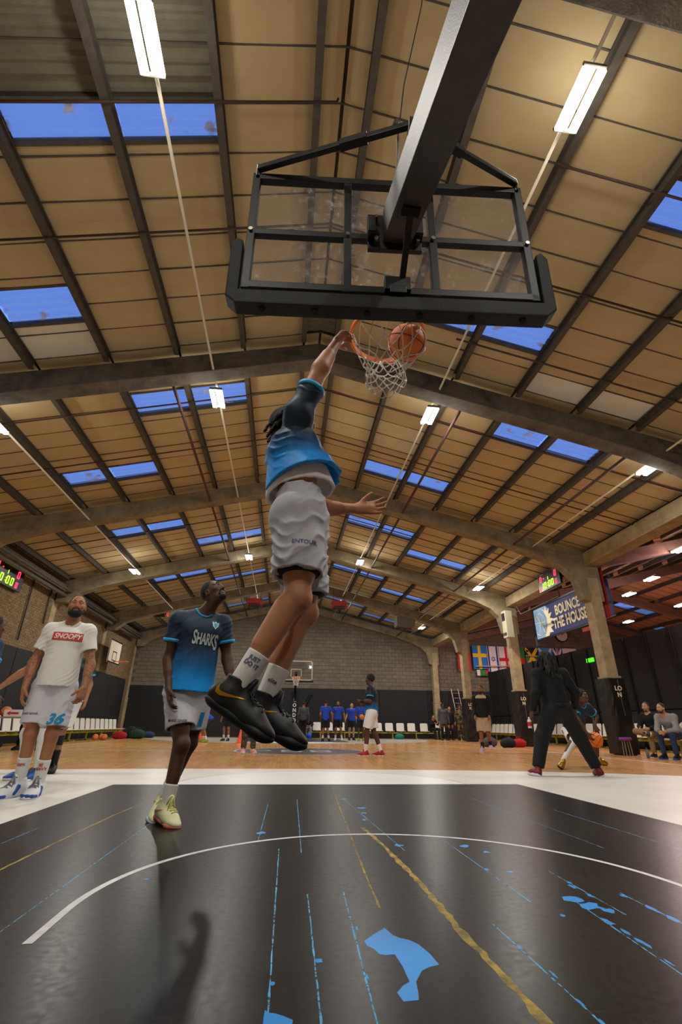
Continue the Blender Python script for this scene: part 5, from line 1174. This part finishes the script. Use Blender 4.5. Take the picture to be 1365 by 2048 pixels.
decal_poly('crest_centre',[(-.018,.012),(0,.020),(.018,.012),(.012,-.008),(0,-.024),(-.012,-.008)],T_cy,o,fr['ch']+F_*.5+fr['U']*.085+R_*.10,R_,fr['U'],-F_,bv,off=.005)
o2=legs(t,J,P,fr,C_grey,.0065,amp=.007,r0=.112,r1=.108,ends=(.70,.72),seed=9)
bv2=bvh(o2); decal_text('print','MAKE SENSE',.026,M_print,o2,J['hipR']*.42+J['knR']*.58+V(-.0,-.5,0),(1,0,0),(0,0,1),(0,1,0),bv2,bold=.0003)
decal_text('number','1',.13,M_pcy,o2,J['hipL']*.42+J['knL']*.58+V(.06,-.5,0),(1,0,0),(0,0,1),(0,1,0),bv2,bold=.008,shear=.2)
M_sy=mat('shoe_pale_yellow','dcdcae',.55,var=.4,vscale=12,col2='c8cf9a'); M_sol=mat('sole_pale_blue','b8d2dc',.5); M_pink=mat('sole_pink','c8645c',.5); M_ly=mat('lace_yellow','c6c47c',.7)
for k in 'RL':
    sock(t,J,P,k,C_sock,.006,up=.13); shoe(t,J,P,k,M_sy,M_sol if k=='L' else M_pink,.006,M_ly,L=1.08,label='pale yellow trainer',logo=M_pink,logoside=1)
# ---------------- bearded player in the white tee
C_tee=cloth('offwhite_tee','e6e4dc',.85)
t=thing('person','bearded player in a white tee with red box print and white and blue trainers','person',(-2.38,5.6,0))
J=dict(pel=(-2.40,5.60,1.03),neck=(-2.385,5.60,1.645),head=(-2.355,5.555,1.835),shR=(-2.56,5.56,1.565),shL=(-2.205,5.63,1.575),elR=(-2.66,5.56,1.23),wrR=(-2.635,5.46,.965),elL=(-2.105,5.62,1.23),wrL=(-2.085,5.52,.985),
 hipR=(-2.49,5.58,.98),hipL=(-2.31,5.62,.98),knR=(-2.49,5.52,.55),knL=(-2.30,5.55,.55),anR=(-2.505,5.56,.12),anL=(-2.335,5.58,.10),toeR=(-.38,-.90,-.14),toeL=(.15,-.98,-.02),
 hface=(.32,-.92,.10),hup=(0,0,1),hdR=(.1,-.15,-1),hnR=(.8,.5,0),htR=(.2,-1,0),hdL=(-.05,-.2,-1),hnL=(-.8,.4,0),htL=(-.3,-.9,0),gaze=(.35,-.85,.35))
J={k:np.array(v,float) for k,v in J.items()}; f_=nrm(J['hface']); J['hface']=f_; J['hup']=nrm(J['hup']-f_*(J['hup']@f_))
def tattoo_skin():
    m=skin('tattooed','a8714c','85543a'); nt=m.node_tree;N=nt.nodes;L=nt.links;b=N['Principled BSDF']
    src=b.inputs['Base Color'].links[0].from_socket
    tc=N.new('ShaderNodeTexCoord'); nz=N.new('ShaderNodeTexNoise'); nz.inputs['Scale'].default_value=13; nz.inputs['Detail'].default_value=3; nz.inputs['Distortion'].default_value=2.5; L.new(tc.outputs['Object'],nz.inputs[0])
    rp=N.new('ShaderNodeValToRGB'); rp.color_ramp.elements[0].position=.46; rp.color_ramp.elements[0].color=(0,0,0,1); rp.color_ramp.elements[1].position=.50; e=rp.color_ramp.elements.new(.54); e.color=(0,0,0,1); rp.color_ramp.elements[1].color=(1,1,1,1); L.new(nz.outputs['Fac'],rp.inputs[0])
    sp=N.new('ShaderNodeSeparateXYZ'); L.new(tc.outputs['Object'],sp.inputs[0]); ab=N.new('ShaderNodeMath'); ab.operation='ABSOLUTE'; L.new(sp.outputs['X'],ab.inputs[0])
    g1=N.new('ShaderNodeMath'); g1.operation='GREATER_THAN'; g1.inputs[1].default_value=.225; L.new(ab.outputs[0],g1.inputs[0])
    mr=N.new('ShaderNodeMapRange'); mr.inputs[1].default_value=.97; mr.inputs[2].default_value=1.05; L.new(sp.outputs['Z'],mr.inputs[0])
    m1=N.new('ShaderNodeMath'); m1.operation='MULTIPLY'; L.new(g1.outputs[0],m1.inputs[0]); L.new(mr.outputs[0],m1.inputs[1])
    m2=N.new('ShaderNodeMath'); m2.operation='MULTIPLY'; L.new(m1.outputs[0],m2.inputs[0]); L.new(rp.outputs[0],m2.inputs[1])
    m3=N.new('ShaderNodeMath'); m3.operation='MULTIPLY'; L.new(m2.outputs[0],m3.inputs[0]); m3.inputs[1].default_value=.8
    mx=N.new('ShaderNodeMixRGB'); L.new(m3.outputs[0],mx.inputs[0]); L.new(src,mx.inputs[1]); mx.inputs[2].default_value=(.03,.03,.035,1); L.new(mx.outputs[0],b.inputs['Base Color']); return m
P=dict(s=1.09,skin=tattoo_skin(),hair='short',beard=1.15,bulk=.97,curlR=.35,curlL=.5)
fr=build_person(t,J,P,.0075); F_=fr['F']; R_=-fr['R']
o=shirt(t,J,P,fr,C_tee,.0075,hem=.03,sleeve=.60,amp=.006,hemr=.190,seed=21,qq=.88,srad=.070); bv=bvh(o)
decal_poly('red_box_print',[(-.145,-.044),(.145,-.044),(.145,.044),(-.145,.044)],M_redp,o,fr['ch']+F_*.5+fr['U']*.045+R_*.02,R_,fr['U'],-F_,bv,off=.003)
decal_text('lettering','SNOOPY',.075,M_wp,o,fr['ch']+F_*.5+fr['U']*.045+R_*.02,R_,fr['U'],-F_,bv,off=.0055,bold=.0015,shear=.2,space=1.0,sx=.85)
ringpart('under_collar',J['neck']+fr['U']*.028-F_*.004,fr['U']+F_*.12,.069,.004,.024,T_cy,t)
o2=legs(t,J,P,fr,C_grey,.0075,amp=.006,r0=.118,r1=.118,ends=(.80,.86),seed=19); bv2=bvh(o2)
decal_text('number','36',.135,M_pcy,o2,J['hipL']*.30+J['knL']*.70+V(.03,-.6,0),(1,.1,0),(0,0,1),(0,1,0),bv2,bold=.006,shear=.25)
decal_text('print','MAKE SENSE',.028,M_print,o2,J['hipR']*.42+J['knR']*.58+V(-.02,-.6,0),(1,0,0),(0,0,1),(0,1,0),bv2,bold=.0003)
M_shw=mat('shoe_white','dedfe6',.5); M_shbl=mat('shoe_blue','1d4c9c',.5)
for k in 'RL':
    sk=sock(t,J,P,k,C_sock,.006,up=.20); bvs=bvh(sk); sn=nrm(J['kn'+k]-J['an'+k]); decal_text('print','100%' if k=='R' else 'BE\nHEAVY',.036,M_redp,sk,J['an'+k]+sn*.155+V(0,-.4,0),(1,0,0),sn,(0,1,0),bvs,bold=.0015,shear=.15)
    shoe(t,J,P,k,M_shw,M_shw,.006,mat('lace_grey','7a7c84',.8),L=1.10,accent=M_shbl,label='white trainer with blue panels')
# ---------------- others
def dress(t,J,P,top,bottom,res,shoes=(M_shb,M_shbs),long=False,trousers=False,socks=None,trim=None,hem=.06,tk={},lk={},sockup=.16):
    fr=build_person(t,J,P,res); s=P.get('s',1)
    o=shirt(t,J,P,fr,top,res,hem=hem,long=long,trim=trim,amp=min(.006,res*.6),seed=int(J['pel'][0]*10)+40,**tk)
    o2=legs(t,J,P,fr,bottom,res,amp=min(.006,res*.6),name='trousers' if trousers else 'shorts',ankle=.93 if trousers else None,**({'r0':.098,'r1':.072,**lk} if trousers else {'end':.8,**lk}))
    for k in 'RL':
        if socks is not None: sock(t,J,P,k,socks,res,up=sockup)
        shoe(t,J,P,k,shoes[0],shoes[1],max(.006,res*.75),mlace=P.get('lace'))
    return fr,o,o2
def simple(label,x,y,ang,h,top,bottom,skin_,res=.018,pk={},group=None,**kw):
    ov=kw.pop('ov',{}); t=thing('person',label,'person',(x,y,0),group=group); J=pose(x,y,ang,h,**ov)
    P=dict(s=h/1.8,skin=skin_,hands=1 if res<=.011 else 2,face=1 if res<=.012 else 0); P.update(pk)
    fr,o,o2=dress(t,J,P,top,bottom,res,**kw); return t,J,P,fr,o,o2
O_n=ombre('jersey_far',.95,1.28,'0f94e4','0c1a28')
C_navy=cloth('navy_jersey','16304c',.7)
# left edge, back turned
simple('player cut by the left picture edge, navy jersey with cyan trim, back turned',-3.28,5.75,35,1.76,C_navy,C_wht,SK_B,res=.010,trim=T_cy,ov=dict(elR=(.27,-.02,1.15),wrR=(.30,.08,.93)))
# low five, white tights
C_tight=cloth('white_tights','deded8',.6)
simple('player in white tights and blue trainers reaching out a low hand',-3.12,7.1,205,1.86,O_n,C_tight,SK_D,res=.011,trim=T_cy,trousers=True,lk=dict(r0=.095,r1=.06),socks=C_sock,shoes=(M_shbl,M_shw),
   ov=dict(elR=(.40,.12,1.22),wrR=(.60,.25,1.00),hdR=(.75,.3,-.45),hnR=(-.2,.9,.3),htR=(0,.3,1),knR=(.13,.05,.5),knL=(-.13,.03,.5)))
# number 85
t_,J,P,fr,o,o2=simple('player in number 85 shorts with a black knee sleeve, behind the bearded player',-3.24,8.05,172,1.86,O_n,C_wht,SK_M,res=.011,trim=T_cy,socks=C_black,sockup=.2,ov=dict(wrL=(-.27,.10,.93),anL=(-.02,.0,.09),knL=(-.03,.04,.5),anR=(.14,.12,.09)))
decal_text('number','85',.12,M_pcy,o2,J['hipL']*.3+J['knL']*.7+V(.0,-.6,0),(1,0,0),(0,0,1),(0,1,0),bvh(o2),bold=.005)
put('knee_sleeve',SD().cone(J['knL']+V(0,0,.13),J['knL']-V(0,0,.16),.066,.056,k=.01,cuta=True,cutb=True).mesh(.008),C_black,t_,label='black knee sleeve')
# man with clasped hands, mid court
M_shr=mat('shoe_red_white','c82a34',.5,var=.8,vscale=14,col2='1a1416')
t_,J,P,fr,o,o2=simple('player in a navy jersey with clasped hands standing at mid court in red trainers',2.18,12.6,-72,1.88,O_n,C_wht,SK_B,res=.010,trim=T_cy,socks=C_sock,shoes=(M_shr,M_shw),pk=dict(hair='afro'),
   ov=dict(elR=(.24,.06,1.17),wrR=(.08,.27,1.16),elL=(-.24,.0,1.16),wrL=(-.07,.24,1.16),hdR=(-.5,.7,.1),hdL=(.5,.7,.1),knL=(-.10,.10,.50),anL=(-.10,.13,.09),knR=(.10,-.04,.5),anR=(.10,-.20,.09)))
for k in 'L':
    sleevepart(t_,'arm_sleeve',J['elL']+nrm(J['shL']-J['elL'])*.1,J['elL'],.052,.048,C_black,.008); sleevepart(t_,'arm_sleeve',J['elL'],J['wrL'],.050,.034,C_black,.008)
# hooded figure
C_hood=cloth('black_hoodie','0b0c0d',.85); C_trk=cloth('black_track','0d0c0e',.8)
M_shrb=mat('shoe_red_black','8c1420',.5,var=.9,vscale=9,col2='101010')
t_,J,P,fr,o,o2=simple('figure in a black hoodie and track trousers with long locks, back turned, legs wide apart',4.26,7.6,2,1.88,C_hood,C_trk,SK_B,res=.009,long=True,trousers=True,shoes=(M_shrb,M_shw),hem=.02,pk=dict(hair='dreads',nd=72,dl=.34,seed=9,bulk=1.12,dd=V(-.15,-.15,-1)),lk=dict(r0=.112,r1=.092),
   ov=dict(pel=(0,-.02,.92),neck=(.0,.04,1.46),head=(.0,.075,1.63),shR=(.20,.02,1.39),shL=(-.20,.02,1.39),elR=(.32,-.02,1.13),wrR=(.36,.12,.90),elL=(-.29,-.02,1.10),wrL=(-.33,.1,.86),hipR=(.10,-.02,.87),hipL=(-.10,-.02,.87),knR=(.32,.06,.50),knL=(-.26,.06,.50),anR=(.47,.0,.09),anL=(-.42,.0,.09),hface=(.5,1,0)),tk=dict(hemr=.178,neckr=.05))
b=SD(); 
for i in range(9):
    a=PI*(.0+i/8)+PI*.0; 
nk=J['neck']; hp=[nk+fr['R']*(.085*math.cos(a))+fr['F']*(-.065*math.sin(a)-.0)+fr['U']*(.005-.03*math.sin(a)) for a in [PI*(-.15+1.3*i/9) for i in range(10)]]
for a_,b_ in zip(hp,hp[1:]): b.cone(a_,b_,.040,.040,k=.02)
b.ell(nk-fr['F']*.09-fr['U']*.05,(.10,.05,.08),k=.04); put('hood',b.mesh(.009,disp=folds(.006,.07,(0,0,1),5)),C_hood,t_)
ringpart('hem_band',J['pel']+fr['U']*.0,fr['U'],.190,.014,.06,cloth('black_rib','141516',.9),t_,flat=fr['F'],q=.86)
bt=thing('bottle','small red and white bottle in the left hand of the hooded figure','bottle',J['wrL']+V(0,0,-.25)); q=J['wrL']+V(-.055,.04,-.09); MB().lathe([(0,-.16),(.028,-.16),(.03,-.15),(.03,-.05),(.012,-.02),(.012,.0),(0,.0)],14,q).build('bottle_body',FC['white'],bt,smooth=True); MB().lathe([(.031,-.13),(.031,-.07)],14,q).build('wrapper',FC['red'],bt)
# dribbler
M_shg=mat('shoe_gold','b08a20',.3,metal=.7)
t_,J,P,fr,o,o2=simple('player in a navy jersey and white tights dribbling low behind the hooded figure',5.58,9.3,150,1.82,C_navy,C_wht,SK_B,res=.010,trim=T_cy,shoes=(M_shg,M_shbs),socks=C_sock,sockup=.10,pk=dict(hair='afro'),
   ov=dict(pel=(.10,-.05,.62),neck=(.24,.28,1.07),head=(.33,.37,1.18),shR=(.42,.22,1.02),shL=(.04,.27,1.01),elL=(-.17,.30,.85),wrL=(.02,.34,.70),elR=(.50,.30,.78),wrR=(.46,.40,.58),hdL=(.2,.3,-.8),hnL=(0,0,-1),
   hipR=(.19,-.05,.59),hipL=(.01,-.05,.59),knR=(.46,.14,.44),anR=(.74,.03,.11),knL=(-.36,.10,.44),anL=(-.70,-.10,.11),hface=(0,.9,.1),toeR=(.9,.5,-.1),toeL=(-.8,.6,-.15)),lk=dict(end=.7))
b=SD(); b.cone(J['hipR'],J['knR'],.085,.062,k=.03); b.cone(J['knR'],J['anR'],.060,.042,k=.03); put('tights',b.mesh(.01),C_tight,t_,label='white tights leg')
# figure in beige
C_beige=cloth('beige','c0a588'); C_blk2=cloth('black_top','0e0e10')
t_,J,P,fr,o,o2=simple('man in a black top with beige shoulders and beige shorts walking beside the padded columns',6.02,15.0,-150,1.86,C_blk2,C_beige,SK_M,res=.012,long=True,socks=C_black,shoes=(mat('shoe_lilac','b49ac0',.5),M_shw),pk=dict(beard=1.0),lk=dict(end=.95,r0=.12,r1=.115),
   ov=dict(anL=(-.10,-.22,.16),knL=(-.10,.03,.5),anR=(.09,.08,.09),knR=(.09,.08,.5),wrR=(.2,.16,.93),wrL=(-.2,.16,.93)))
b=SD(); b.ell(J['neck']-fr['U']*.07,(.215,.135,.09),fr['MT'],k=.03); b.cone(J['neck']-fr['U']*.05,J['neck']+fr['U']*.1,.07,k=.01,sub=True); put('shoulder_panel',b.mesh(.012),C_beige,t_,label='beige shoulder panel')
# seated men on the right
def seated(label,x,y,ang,h,top,bottom,skin_,res=.011,long=True,ov={},**kw):
    d=dict(pel=(0,-.10,.56),neck=(0,.02,1.02),head=(0,.06,1.19),shR=(.185,.0,.96),shL=(-.185,.0,.96),elR=(.25,.10,.72),elL=(-.25,.10,.72),wrR=(.12,.32,.66),wrL=(-.12,.32,.66),hdR=(-.6,.6,-.2),hdL=(.6,.6,-.2),
      hipR=(.09,-.06,.54),hipL=(-.09,-.06,.54),knR=(.14,.36,.53),knL=(-.14,.36,.53),anR=(.14,.36,.09),anL=(-.14,.36,.09)); d.update(ov)
    return simple(label,x,y,ang,h,top,bottom,skin_,res=res,long=long,trousers=True,ov=d,**kw)
C_gs=cloth('grey_sweater','8f8f90'); C_jean=cloth('blue_jeans','24385c',.85); C_khaki=cloth('khaki','8a7148')
M_shbb=mat('shoe_black_blue','101218',.5); M_bsole=mat('sole_bright_blue','1c5cd0',.5)
seated('seated man in a grey sweater and blue jeans leaning on his knees',9.62,11.9,-115,1.82,C_gs,C_jean,SK_L,res=.010,shoes=(M_shbb,M_bsole),pk=dict(hairm=M_brown,beard=.8),hem=.02,ov=dict(neck=(0,.20,.97),head=(0,.29,1.12),shR=(.185,.16,.92),shL=(-.185,.16,.92),elR=(.22,.25,.64),elL=(-.22,.25,.64),wrR=(.07,.46,.60),wrL=(-.07,.46,.60),hface=(.25,1,-.05)))
seated('seated man in khaki trousers with one leg crossed, beside the man in grey',9.62,12.6,-110,1.80,C_blk2,C_khaki,SK_L,res=.011,shoes=(M_shb,M_shw),socks=C_sock,pk=dict(hairm=M_brown,beard=.7),ov=dict(knR=(.24,.32,.60),anR=(-.10,.46,.56),toeR=(-.6,.6,.0),hface=(-.2,1,0)))
# ---------------- far end group
C_rblue=cloth('royal_blue','1c44b8',.75); C_dk=cloth('dark_short','17181f'); C_gy=cloth('grey_jacket','4a4c50'); C_lgy=cloth('light_grey_trousers','8f9096'); C_camo=mat('camouflage_cloth','7a6c48',.9,var=1,vscale=9,col2='2a281c',thr=(.45,.52)); C_pat=mat('patterned_trousers','6a5c4c',.9,var=1,vscale=30,col2='2c2620',thr=(.45,.55)); C_redt=cloth('red_top','a8161c'); M_shn=mat('shoe_lime','8a9a2a',.5)
simple('player in royal blue with his back turned at the far end',2.02,24.4,5,1.78,C_rblue,C_dk,SK_M,socks=C_sock,ov=dict(elR=(.30,-.02,1.17),wrR=(.30,.12,.95),anR=(.17,-.02,.09),wrL=(-.22,.10,.92)))
simple('bearded player in royal blue facing the camera at the far end',2.72,25.4,190,1.80,C_rblue,C_dk,SK_M,pk=dict(beard=.9),socks=C_sock,shoes=(M_shw,M_shw),ov=dict(anL=(-.20,.12,.09),knL=(-.15,.08,.5),elL=(-.30,-.06,1.16),wrL=(-.34,.02,.92)))
t_,J,*_r=simple('player in royal blue holding a ball at the far end',3.80,25.0,185,1.80,C_rblue,C_dk,SK_B,shoes=(M_shn,M_shn),ov=dict(elR=(.24,.05,1.15),wrR=(.10,.22,1.08),elL=(-.24,.05,1.15),wrL=(-.10,.22,1.08)))
make_ball('orange basketball held by the royal blue player at the far end',(float(J['wrR'][0]+J['wrL'][0])/2,float(J['wrR'][1])-.26,1.05),.12,M_ball2)
simple('player in royal blue standing partly behind the one holding the ball',3.50,26.2,170,1.76,C_rblue,C_dk,SK_L,ov=dict(wrR=(.36,.1,.95)))
simple('player in royal blue bending forward with hands on knees at the far left key',-3.05,21.5,250,1.78,C_rblue,C_dk,SK_M,shoes=(M_shn,M_shn),socks=C_sock,ov=dict(pel=(0,-.12,.82),neck=(0,.30,1.18),head=(0,.42,1.28),shR=(.185,.24,1.12),shL=(-.185,.24,1.12),elR=(.24,.30,.84),elL=(-.24,.30,.84),wrR=(.16,.38,.60),wrL=(-.16,.38,.60),knR=(.2,.16,.48),knL=(-.2,.16,.48),anR=(.26,.0,.09),anL=(-.26,.0,.09),hipR=(.09,-.1,.78),hipL=(-.09,-.1,.78)))
simple('figure in black shorts and grey top behind the bending blue player',-2.45,23.5,200,1.78,C_gy,C_dk,SK_M,socks=C_sock)
simple('figure in a grey jacket standing with its back turned by the far hoop',1.05,26.6,0,1.80,C_gy,C_dk,SK_M,long=True,trousers=True)
seated('person in black sitting in light grey trousers on the far bench',1.45,29.6,180,1.78,C_dk,C_lgy,SK_M,res=.018)
bk_=thing('blue_bucket','small blue bucket on the floor before the seated person in grey trousers','bucket',(1.5,28.9,0)); MB().lathe([(0,.0),(.12,0),(.15,.28),(.14,.28),(.11,.02)],16,(1.5,28.9,0)).build('bucket_body',mat('bucket_blue','1660d0',.5),bk_,smooth=True)
simple('coach in a grey top and patterned trousers behind the dunking player, white and orange trainers',-.82,13.4,165,1.88,C_gy,C_pat,SK_D,res=.012,long=True,trousers=True,lk=dict(r0=.10,r1=.082),shoes=(mat('shoe_white_orange','e0d8cc',.5,var=.9,vscale=9,col2='e85a20'),M_shw))
seated('person in black sitting on the end wall bench looking at a phone',8.75,29.5,160,1.78,C_blk2,C_dk,SK_D,res=.018,ov=dict(elR=(.24,.12,.8),wrR=(.1,.32,.86),elL=(-.24,.12,.8),wrL=(-.08,.32,.86)))
t_,J,P,fr,o,o2=simple('tall figure in a black hooded coat near the end wall bench',8.8,27.6,190,1.88,C_gy,C_blk2,SK_B,long=True,trousers=True,hem=.2)
put('hood',SD().ell(J['head']+V(0,.02,.02),(.11,.12,.125),k=.01).ell(J['head']+V(0,-.12,-.01),(.07,.08,.09),k=.02,sub=True).mesh(.014),C_blk2,t_)
simple('figure in a dark tracksuit with a yellow badge beside the black hooded coat',9.35,28.2,175,1.74,C_dk,C_dk,SK_D,long=True,trousers=True)
t_,J,P,fr,o,o2=simple('figure in a camouflage hooded suit near the ladder',9.75,27.6,200,1.80,C_camo,C_camo,SK_M,long=True,trousers=True,hem=.15)
put('hood',SD().ell(J['head']+V(0,.02,.02),(.11,.12,.125),k=.01).ell(J['head']+V(0,-.12,-.01),(.07,.08,.09),k=.02,sub=True).mesh(.014),C_camo,t_)
seated('official in a red top sitting behind the trestle table',-6.62,14.9,185,1.80,C_redt,C_dk,SK_L,res=.013,ov=dict(wrR=(.12,.36,.84),wrL=(-.12,.36,.84),elR=(.25,.15,.80),elL=(-.25,.15,.80)))
# ---------------- bags and oddments on the floor
def bag(label,x,y,sx,sy,sz,m,seed=0,strap=True):
    t=thing('sports_bag',label,'bag',(x,y,0)); b=SD(); b.ell((x,y,sz*.48),(sx*.5,sy*.5,sz*.5),k=.05); b.cone((x-sx*.3,y,sz*.38),(x+sx*.3,y,sz*.42),sz*.40,sz*.38,k=.05); b.plane((x,y,.0),(0,0,-1)); put('bag_body',b.mesh(.014,disp=folds(.012,.16,(1,.2,.4),seed)),m,t)
    if strap: MB().tube([(x-sx*.28,y,sz*.75),(x-sx*.15,y-.02,sz*1.12),(x+sx*.12,y+.02,sz*1.15),(x+sx*.26,y,sz*.78)],.014,n=6).build('strap',m,t,smooth=True)
for i,a in enumerate([('red sports bag in the heap by the left wall column',-7.4,25.0,.6,.35,.32,C_redt),('dark green sports bag in the heap by the left wall column',-6.8,25.6,.7,.4,.42,cloth('bag_green','1c3a28')),('black sports bag on the heap by the left wall column',-7.3,26.3,.7,.4,.55,C_dk),('blue sports bag at the right of the left heap',-6.8,27.6,.7,.35,.3,cloth('bag_blue','22305c')),('small black bag on the floor near the left corner',-5.6,29.2,.5,.3,.2,C_dk),
   ('black rucksack under the seats behind the man in beige',8.15,18.2,.5,.35,.34,C_dk),('red bag on the floor left of the second padded column',8.75,18.6,.5,.35,.3,C_redt),('grey rucksack lying beside the black rucksack',7.75,18.9,.5,.3,.34,C_gy),('dark bags piled at the far bench behind the coach',-1.5,29.3,.8,.4,.45,C_dk),('green bag in front of the end wall seats',6.6,28.9,.45,.3,.3,cloth('bag_teal','1c7a62')),('grey bag on the floor at the right picture edge',9.6,10.7,.4,.35,.42,C_gy),('dark bag under the trestle table',-7.2,13.9,.6,.4,.35,C_dk)]): bag(*a,seed=i,strap=i not in(8,10))
for i,(x,y,z) in enumerate(((-7.75,22.9,.12),(-7.45,23.1,.12),(-7.65,23.35,.12))): make_ball(('leftmost','middle','rearmost')[i]+' of three basketballs lying by the left wall seats',(x,y,z),.12,M_ball)
st=thing('stool','purple topped stool beside the nearest padded column','stool',(9.05,12.95,0)); MB().lathe([(0,.45),(.14,.45),(.15,.43),(.15,.38),(0,.38)],20,(9.05,12.95,0)).build('cushion',cloth('purple','8a3a98'),st,smooth=True)
for a in range(4): 
    c_,s_=math.cos(a*PI/2+.6)*.11,math.sin(a*PI/2+.6)*.11; MB().cyl((9.05+c_,12.95+s_,0),(9.05+c_*.8,12.95+s_*.8,.41),.012,n=8).build('leg',M_al,st)
bt=thing('water_bottle','clear water bottle on the floor beside the blue soled shoes','bottle',(9.0,12.15,0)); MB().lathe([(0,0),(.035,0),(.036,.16),(.014,.2),(.014,.22),(0,.22)],14,(9.0,12.15,0)).build('bottle_body',mat('bottle_plastic','9ab6c4',.1,trans=.8),bt,smooth=True); MB().lathe([(.017,.20),(.017,.235),(0,.235)],12,(9.0,12.15,0)).build('cap',M_shbl,bt)
make_bench('short lime green seat beam at the right picture edge',(10.2,10.2,0),(10.2,13.2,0),2)
for y in (10.45,11.05,11.65,12.25,12.85): seat(10.2,y,-PI/2,'white seat from the camera on the short right beam','white seats on the short right beam')
S.render.film_transparent=False
